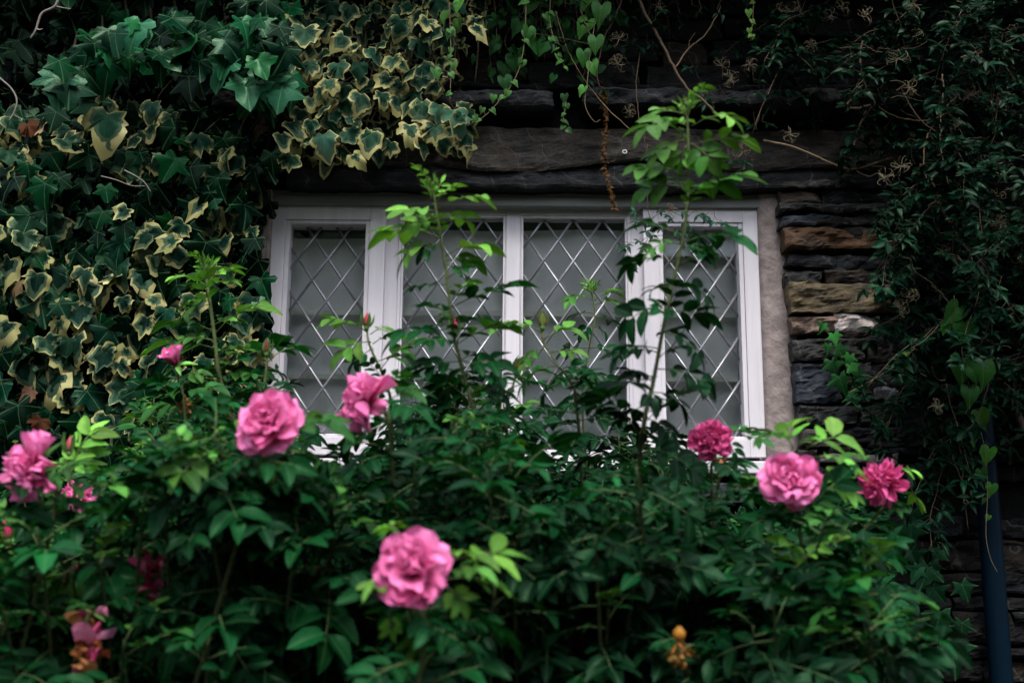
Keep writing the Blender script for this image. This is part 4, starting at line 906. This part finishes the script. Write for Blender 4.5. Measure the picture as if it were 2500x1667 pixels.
# hanging bindweed strands, each its own vine
def strand(name,label,cat,pts,r,lv,T,col,m,group=None,scol=(.16,.12,.07),auto=0,asz=.02):
    """a thin stem with leaves hung on it: leaves given as pixel, length"""
    c=spline(pts,6); t=thing(name,label,cat,tuple(c[0]),group); sb=Buf(); lb=Buf(); tube(sb,c,r,r*.6,5,np.array(scol))
    for px,py,ln,Yl in lv:
        O=np.array(P(px,py,Yl)); put(lb,T,O+np.array([0,0,ln*.35]),(RNG.normal(0,.35),-.15,-1),(RNG.normal(0,.4),-1,.45),ln,np.array(col)*RNG.uniform(.75,1.2))
        k=min(c,key=lambda q: np.linalg.norm(np.array(q)-O)); tube(lb,[O+np.array([0,.002,ln*.35]),(O+np.array(k))/2+np.array([0,0,.01]),np.array(k)],.0008,.0009,4,np.array(scol)*.8,cap=False)
    for i in range(auto):
        k=np.array(c[int((i+.5)/auto*(len(c)-1))]); s_=1 if i%2 else -1
        put(lb,T,k,(s_*.8+RNG.normal(0,.2 if auto<20 else .9),-.2,-.6+(0 if auto<20 else RNG.normal(0,.6))),(RNG.normal(0,.4 if auto<20 else 1.2),-1,.5),asz*(1 if auto<20 else RNG.uniform(.4,1.1))*RNG.uniform(.7,1.3),np.array(col)*RNG.uniform(.7,1.2))
    part('stem',sb,M_STEM,t); 
    if lb.n: part('foliage',lb,m,t)
    return t
def c3(l,Y,ox=1200,oy=0): return [P(ox+a/2.8,oy+b/2.8,Y) for a,b in l]
HC=(.045,.14,.026); G='bindweed vines hanging over the lintel'
strand('bindweed_vine','bindweed vine arching down to the edge of the variegated ivy','vine',c3([(1920,-60),(1900,330),(1830,560),(1680,750),(1560,850)],-.22,600),.0014,[(1240,230,.024,-.22),(1275,156,.028,-.22),(1205,240,.022,-.22),(1178,270,.02,-.22),(1160,290,.02,-.22),(1290,80,.04,-.22)],T_HEART,HC,M_HEART,G,auto=7,asz=.02)
strand('bindweed_vine','bindweed vine with large heart leaves hanging over the variegated ivy','vine',c3([(1385,-60),(1400,250),(1402,500),(1395,700)],-.26,600),.0014,[(1088,42,.040,-.26),(1118,58,.036,-.26),(1100,85,.03,-.26),(1122,15,.04,-.26),(1062,180,.036,-.26),(1100,125,.02,-.26),(1105,160,.02,-.26)],T_HEART,HC,M_HEART,G,auto=5,asz=.022)
strand('bindweed_vine','thin bindweed vine with tiny leaves, left of the heart leaved one','vine',c3([(405,-60),(400,150),(440,310),(470,400),(520,490)],-.2),.0013,[(1332,42,.024,-.2),(1345,98,.02,-.2),(1360,140,.022,-.2)],T_HEART,HC,M_HEART,G,auto=8,asz=.018)
strand('bindweed_vine','bindweed vine with big bright heart leaves above the lintel centre','vine',c3([(735,-60),(700,200),(670,400),(655,560),(640,720),(700,830),(745,820)],-.2),.0014,[(1468,32,.062,-.22),(1455,108,.052,-.22),(1446,165,.042,-.2),(1425,140,.048,-.18),(1434,68,.06,-.16),(1300,20,.05,-.1),(1290,90,.045,-.2),(1440,5,.06,-.18),(1425,222,.03,-.2)],T_HEART,HC,M_HEART,G)
strand('bindweed_vine','short bindweed tip curling below the slate ledge','vine',c3([(520,640),(500,760),(490,850),(540,905)],-.15),.0012,[(1378,240,.026,-.15),(1382,262,.024,-.15),(1376,300,.02,-.15)],T_HEART,(.025,.07,.018),M_HEART,G,auto=6,asz=.018)
strand('bindweed_vine','pale bindweed tip hanging alone at the top right of the window','vine',c3([(1795,-60),(1785,150),(1770,280)],-.2),.0012,[(1828,33,.024,-.2),(1836,54,.018,-.2),(1830,76,.018,-.2),(1838,90,.015,-.2)],T_HEART,(.09,.18,.03),M_HEART,G,auto=3,asz=.014)
strand('bindweed_vine','bindweed vine dangling in front of the drainpipe','vine',c3([(1640,60),(1670,170),(1700,320),(1710,580),(1700,850),(1730,1010),(1780,1110)],-.16,1800,1000),.0012,[(2392,1022,.050,-.16),(2368,1068,.042,-.16),(2416,1112,.048,-.16),(2396,1158,.034,-.16),(2422,1195,.034,-.16),(2402,1223,.018,-.16),(2414,1264,.018,-.16)],T_HEART,(.035,.12,.016),M_HEART,None)
strand('bindweed_vine','bindweed with broad heart leaves in the dark clematis at right','vine',c3([(1480,760),(1520,900),(1560,1060),(1560,1260),(1600,1450),(1560,1568)],-.34,1800,450),.0013,[(2340,770,.062,-.36),(2357,812,.068,-.36),(2352,900,.070,-.36),(2400,912,.066,-.36),(2368,966,.050,-.36),(2308,802,.028,-.34),(2375,915,.04,-.38)],T_HEART,(.018,.085,.012),M_HEART,None)
strand('bindweed_vine','bindweed runner crossing the stones from the bright ivy sprig to the clematis','vine',c3([(770,1420),(900,1350),(1050,1260),(1150,1180),(1280,1060),(1400,980),(1500,900)],-.16,1800,450),.0014,[(2258,828,.022,-.17),(2212,868,.02,-.17),(2180,900,.016,-.17)],T_HEART,(.15,.24,.04),M_HEART,None,(.28,.22,.12))
strand('dried_vine','dead brown vine trailing over the lintel to the window head','vine',c3([(760,600),(770,700),(785,850),(770,1000),(775,1150),(810,1280),(825,1350),(845,1440)],-.10),.0014,[],T_HEART,(.085,.036,.012),M_DRY,None,(.12,.06,.025),auto=70,asz=.017)
lb=Buf(); sb=Buf(); TOPP=[(1150,120),(1240,-40),(1540,-40),(1520,120),(1440,190),(1330,215),(1180,200)]
t=thing('bindweed_tangle','tangle of dark and bright heart leaves above the slate ledge','vine',tuple(P(1330,60,-.05)))
for k in range(95):
    px=RNG.uniform(1150,1540); py=RNG.uniform(-40,215)
    if not inpoly(px,py,TOPP) or RNG.uniform()<.35*(px>1340)*(py>60): continue
    q=P(px,py,-RNG.uniform(.03,.13)); put(lb,T_HEART,q,(RNG.normal(0,.6),-.2,-1),(RNG.normal(0,.6),-1,.5),RNG.uniform(.024,.055),np.array((.012,.055,.011))*(2.4 if RNG.uniform()<.2 else 1))
    if k%3==0: tube(sb,spline([q,q+Vector((RNG.normal(0,.02),.015,.07)),q+Vector((RNG.normal(0,.04),.02,.2))],4),.0009,.001,4,(.12,.09,.05))
tube(sb,spline([P(1330,150,-.05),P(1320,40,-.04),P(1310,-120,.0)],4),.002,.003,5,(.09,.07,.045))
part('foliage',lb,M_HEART,t); part('stem',sb,M_STEM,t)
# bright ivy sprig on the stones and the ivy strand low at right
strand('ivy_sprig','bright green ivy sprig climbing the stones right of the window','ivy',c3([(560,930),(590,980),(650,1060),(700,1180),(760,1280),(800,1440)],-.05,1800,450),.0016,[(2010,800,.032,-.06),(2036,826,.036,-.06),(2046,862,.046,-.06),(2022,850,.028,-.06),(2030,896,.052,-.06),(2050,935,.055,-.06),(2078,903,.042,-.06),(2108,932,.056,-.06),(2082,972,.046,-.06),(2076,878,.036,-.06)],T_IVYS,(.020,.10,.024),M_IVYG,None)
lowl=[(1030,700,.06),(1190,840,.072),(1210,730,.06),(1000,790,.06),(1100,960,.05),(1190,1010,.06),(1310,1140,.085),(1390,1000,.05),(1300,990,.035),(1340,1265,.066),(1540,1240,.062),(1390,1440,.080),(1540,1500,.062),(1250,1490,.055),(1040,1140,.05),(1330,1090,.06),(1240,1120,.05)]
strand('ivy_strand','trailing ivy strand with pale veined leaves low at right beside the drainpipe','ivy',c3([(1080,620),(1180,820),(1240,980),(1320,1100),(1350,1300),(1370,1500),(1365,1720)],-.05,1800,1000),.0022,[(1800+a/2.8,1000+b/2.8,l*.88,-.08) for a,b,l in lowl]+[(1800+1740/3.357,1200+1330/3.357,.095,-.1)],T_IVYS,(.008,.040,.016),M_IVYG,None,(.07,.055,.04))
lb=Buf(); sb=Buf(); SIDE=[(1640,1230),(1900,1250),(2060,1180),(2180,1240),(2200,1340),(2000,1400),(1700,1330)]
t=thing('low_ivy','pointed green ivy growing on the wall under the slate sill at right','ivy',(.75,-.05,0)); ivy_stems(sb,SIDE,8,-.01); ivy_fill(lb,sb,SIDE,36,-.02,.12,.062,GIVY,T_IVYS,.7,None,.6)
tube(sb,spline([P(1900,1350,-.02),P(1890,1600,-.02)],3)+[Vector((.75,-.05,0))],.006,.009,6,(.05,.04,.03)); part('foliage',lb,M_IVYG,t); part('stem',sb,M_STEM,t)

# ---- clematis
CLC=[(.0006,.0068,.0034),(.0012,.0115,.0055),(.0004,.0045,.0026),(.0022,.016,.008)]
def tri(lb,sb,B,d,up,size,col):
    B=np.array(B,float); d=np.array(d,float); d/=np.linalg.norm(d); e=B+d*size*.55; s_=np.cross(d,np.array(up)); s_/=np.linalg.norm(s_)+1e-9
    tube(sb,[B,e],.0009,.0008,3,(.06,.06,.035),cap=False)
    put(lb,T_CLEM,e,d+rv(.12),up+rv(.2),size,col)
    for k in (-1,1): put(lb,T_CLEM,e,d*.45+s_*k+rv(.15),up+rv(.25),size*.85,col)
CLP=[(1850,-60),(1840,30),(1900,120),(2010,140),(2080,150),(2150,140),(2140,240),(2160,330),(2190,390),(2160,450),(2130,500),(2180,560),(2190,650),(2200,760),(2210,860),(2220,1000),(2240,1150),(2330,1330),(2420,1340),(2760,1300),(2760,-60)]
lb=Buf(); sb=Buf(); t=thing('clematis','dark clematis with feathery seed heads tumbling down the right of the wall','clematis',(1.55,-.1,0))
xs_=[p[0] for p in CLP]
for k in range(185):
    px=RNG.uniform(1840,2740); py=RNG.uniform(-60,1150)
    if not inpoly(px,py,CLP): continue
    if px>2330 and py>840 and RNG.uniform()<.92: continue
    dep=.06+RNG.uniform(0,1)*(.10+.28*min(1,max(0,(px-2050)/300)))*(1 if py<900 else .4); O=np.array(P(px,py,-dep)); d=np.array([RNG.normal(-.35,.5),-.25,-.8+RNG.normal(0,.45)]); pts=[O]
    for i in range(5): d=d+rv(.22)+np.array([0,.02,-.05]); pts.append(pts[-1]+d/np.linalg.norm(d)*.055)
    c=spline(pts,3); tube(sb,c,.0012,.0008,4,np.array((.10,.07,.045))*RNG.uniform(.5,1.6))
    for i in range(0,len(c),2):
        q=c[i]; u=(q-np.array(CAM)); 
        for s_ in (-1,1):
            az=RNG.uniform(0,6); dd=np.array([math.cos(az),-.5+.6*math.sin(az),RNG.normal(-.35,.4)])
            tri(lb,sb,q,dd,(0,-.8,.8),RNG.uniform(.034,.054),CLC[RNG.integers(4)])
# backing leaves near the wall so that no stone shows through the mass
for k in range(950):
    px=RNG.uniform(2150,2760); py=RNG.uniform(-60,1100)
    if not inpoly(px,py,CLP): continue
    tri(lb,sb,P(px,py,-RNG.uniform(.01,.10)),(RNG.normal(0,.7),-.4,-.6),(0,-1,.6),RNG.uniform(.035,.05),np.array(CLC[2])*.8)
for a,b in ((1000,270),(1060,290),(1100,340),(930,310),(1040,130),(1210,180),(1290,155),(1380,455),(1480,690),(1600,660),(1790,540),(1830,620),(1850,390),(1910,270),(620,540),(740,590),(1060,1060),(1620,1090),(1740,1080),(1800,840),(1850,830),(1560,1190),(990,310),(1440,660),(1530,700)):
    q=P(1200+a/2.8,b/2.8,-.12); tri(lb,sb,q,(RNG.normal(0,.8),-.4,-.5),(0,-.8,.8),RNG.uniform(.030,.042),CLC[RNG.integers(4)]); tube(sb,[q,q+Vector((RNG.normal(0,.01),.03,.05))],.0009,.0009,3,(.08,.06,.04))
for k in range(75):      # thinner growth along the top of the wall, above the ledge
    px=RNG.uniform(1180,1960); py=RNG.uniform(-60,70+40*math.sin(px*.01)); q=P(px,py,-RNG.uniform(.04,.2)); tri(lb,sb,q,(RNG.normal(0,.8),-.4,-.6),(0,-.8,.8),RNG.uniform(.032,.046),CLC[RNG.integers(4)])
    tube(sb,[q,q+Vector((RNG.normal(0,.02),.02,.10))],.0009,.001,3,(.07,.05,.035),cap=False)
part('foliage',lb,M_CLEM,t)
TW=[(1800,0,-.13,.0024,[(640,330),(800,325),(1050,338)]),(1800,0,-.14,.0026,[(855,280),(840,400),(870,570),(930,690),(1020,770),(1150,815),(1280,825),(1380,800),(1480,740),(1560,670)]),
(1800,0,-.12,.0040,[(910,720),(820,740),(745,730),(800,672),(950,640),(1060,632),(1200,550),(1350,480)]),(1800,0,-.20,.0026,[(1550,610),(1440,720),(1350,840),(1290,960),(1275,1100),(1290,1200),(1330,1300),(1390,1420),(1480,1568)]),
(1800,0,-.10,.0034,[(180,960),(400,1010),(560,1080),(700,1140),(780,1155),(900,1130),(1060,1075)]),(1800,0,-.09,.0026,[(880,760),(830,880),(800,980),(830,1070),(900,1125),(1010,1145)]),(1800,0,-.2,.0026,[(1140,340),(1300,325),(1500,300),(1800,225)]),
(1800,0,-.26,.0022,[(1400,510),(1410,620),(1390,800),(1390,1000),(1420,1150),(1450,1280)]),(1800,0,-.30,.0030,[(1530,395),(1640,360)]),(1800,0,-.22,.0020,[(1120,600),(1180,720),(1260,830),(1360,900),(1480,970),(1650,985)]),(1800,0,-.3,.002,[(1590,480),(1640,560),(1700,690)]),
(1800,0,-.38,.0024,[(1740,1170),(1800,1195),(1890,1240)]),(1800,0,-.36,.0022,[(1670,1040),(1670,1090),(1730,1160)]),(1800,450,-.2,.0024,[(1330,690),(1400,750),(1470,850)]),(1800,450,-.3,.0026,[(1330,-40),(1400,160),(1490,320),(1580,460),(1610,540)]),(1800,450,-.26,.002,[(1330,160),(1345,260),(1380,330)]),
(1200,0,-.16,.0050,[(960,-90),(1060,110),(1150,270),(1240,450),(1330,600),(1450,690),(1530,775)]),(1200,0,-.14,.0026,[(1255,470),(1350,330),(1450,250),(1530,130),(1570,40)]),(1200,0,-.13,.0014,[(1350,330),(1355,280),(1390,225)]),(1200,0,-.12,.0014,[(1015,360),(990,560),(1000,750),(1020,880)]),
(1200,0,-.15,.002,[(900,-30),(830,150),(780,240),(740,390),(720,500),(740,600)]),(1200,0,-.2,.0017,[(585,-30),(630,130),(690,270)]),(1200,0,-.14,.0015,[(440,80),(500,290),(560,420),(640,550),(790,740),(970,905)]),(1200,0,-.12,.0013,[(1960,520),(1870,660),(1830,800),(1780,920)]),(1800,0,-.13,.0016,[(410,310),(310,440),(190,680),(120,860)]),(1800,0,-.14,.002,[(405,-20),(430,60),(455,120)]),(1800,450,-.3,.0026,[(1750,1270),(1800,1340),(1870,1390)]),(1800,1000,-.10,.002,[(1460,80),(1530,300),(1545,560),(1580,820)])]
for ox,oy,Yt,r,l in TW: tube(sb,[np.array(p)+rv(.0008) for p in spline(c3(l,Yt,ox,oy),6)],r*1.05,r*.8,6,np.array((.19,.125,.078))*RNG.uniform(.4,1.2))
for _ in range(60):   # fine dry tendrils
    px=RNG.uniform(2060,2500); py=RNG.uniform(100,950)
    if not inpoly(px,py,CLP): continue
    O=np.array(P(px,py,-RNG.uniform(.18,.4))); d=rv(1); pts=[O]
    for i in range(5): d=d+rv(.5); pts.append(pts[-1]+d/np.linalg.norm(d)*.022)
    tube(sb,spline(pts,4),.0008,.0006,4,np.array((.12,.09,.055))*RNG.uniform(.5,1.2))
tube(sb,spline([P(2480,1000,-.05),Vector((1.75,-.08,.9)),Vector((1.7,-.1,.0))],5),.012,.02,7,(.07,.05,.035))
part('stem',sb,M_STEM,t)
SEED=[(1800,0,l) for l in ((290,80),(380,80),(640,110),(710,65),(880,110),(1210,40),(1645,45),(1880,230),(1690,355),(1210,250),(500,315),(85,450),(1095,405),(360,920),(1120,1140),(1010,1215),(1770,1345),(1785,1520),(1540,1320),(1500,850),(1180,600),(1590,650),(1820,690))]+[(1800,450,l) for l in ((1540,250),(1790,290),(1410,455),(1940,520),(1590,590),(1110,850),(1170,770),(1360,1520))]+[(1200,0,l) for l in ((1135,50),(870,270),(865,440),(1570,450),(940,760),(1225,1440),(1720,1040),(1640,540))]
for ox,oy,(a,b) in SEED:
    px=ox+a/2.8; py=oy+b/2.8; Yt=-.16 if px<2080 else -.30; O=np.array(P(px,py,Yt)); h=Buf(); R_=RNG.uniform(.017,.026); n=int(RNG.integers(14,24))
    for i in range(n):
        d=rv(1)+np.array([0,-.5,.1]); d/=np.linalg.norm(d); s_=np.cross(d,rv(1)); s_/=np.linalg.norm(s_)
        cu=RNG.uniform(1.6,2.9); tube(h,[O+d*R_*math.sin(cu*q_)/1.0+s_*R_*(1-math.cos(cu*q_))*.62 for q_ in (0,.22,.45,.68,.85,1.0)],.0007,.0004,4,np.array((.24,.205,.135))*RNG.uniform(.3,1.15),cap=False)
    tube(h,[O,O+np.array([RNG.normal(0,.01),.02,.03])],.0008,.0008,3,(.10,.08,.05)); part('seed_head',h,M_FLUFF,t,at=tuple(O))
# sprig of clematis dangling before the window
t=thing('clematis_sprig','small dark clematis sprig dangling in front of the white frame at the fourth light','clematis',tuple(P(1572,350,-.12))); lb=Buf(); sb=Buf()
main=[P(1572,330,-.11),P(1585,430,-.12),P(1580,500,-.13),P(1590,560,-.13),P(1558,622,-.13),P(1548,640,-.13)]; tube(sb,spline(main,5),.0013,.0009,5,(.05,.035,.03))
def c7(a,b): return P(1200+a/2.8,450+b/2.8,-.13)
for l in ([(1100,230),(1200,180),(1330,230)],[(1110,230),(1000,250),(930,270)],[(1090,340),(1000,400),(890,390)],[(1090,340),(1160,350),(1230,300)],[(1330,230),(1400,180),(1520,170)],[(1000,470),(1060,460),(1120,450)],[(1520,170),(1530,230),(1580,260)]): tube(sb,spline([c7(*q) for q in l],4),.0009,.0007,4,(.05,.035,.03))
for a,b in ((960,270),(1000,240),(1050,290),(1090,250),(1140,280),(1190,230),(1230,200),(1010,170),(1150,160),(1280,250),(1390,280),(1350,310),(900,390),(930,420),(1020,370),(1060,420),(1090,390),(1110,440),(1230,310),(950,520),(990,550),(940,550),(1480,190),(1520,230),(1560,240),(1400,180),(1040,230),(1180,290),(1110,330),(1270,180)):
    tri(lb,sb,c7(a,b),(RNG.normal(0,.8),-.3,-.6),(0,-.9,.6),RNG.uniform(.020,.034),(.010,.030,.022))
part('foliage',lb,M_CLEM,t); part('stem',sb,M_STEM,t)
# bare pale twigs at the top left
for lab,l,r in (('forked bare grey twig hanging at the top left corner',[(405,-60),(380,40),(290,90),(262,150),(245,205),(208,265)],.0046),('curved bare twig at the left edge of the ivy',[(-60,480),(10,545),(80,610),(115,690),(95,770),(60,830)],.0034),('thin pale twig lying across the ivy near the window',[(690,1205),(790,1230),(900,1270),(990,1272)],.0020),('short dry twig beside the thin pale one',[(850,1165),(920,1200),(985,1245),(1030,1310)],.0024)):
    tw=thing('bare_twig',lab,'twig',tuple(c3(l,-.30,0)[0]),'bare twigs in the ivy'); q=Buf(); tube(q,spline(c3(l,-.32,0),6),r,r*.55,6,(.17,.15,.135)); part('branch',q,M_STEM,tw)
    if 'forked' in lab:
        q=Buf(); tube(q,spline(c3([(250,200),(270,205),(292,198)],-.32,0),3),.0024,.001,5,(.34,.30,.27)); part('side_twig',q,M_STEM,tw); q=Buf(); tube(q,spline(c3([(385,45),(430,55),(485,62)],-.32,0),3),.0018,.001,5,(.3,.26,.22)); part('side_twig',q,M_STEM,tw)
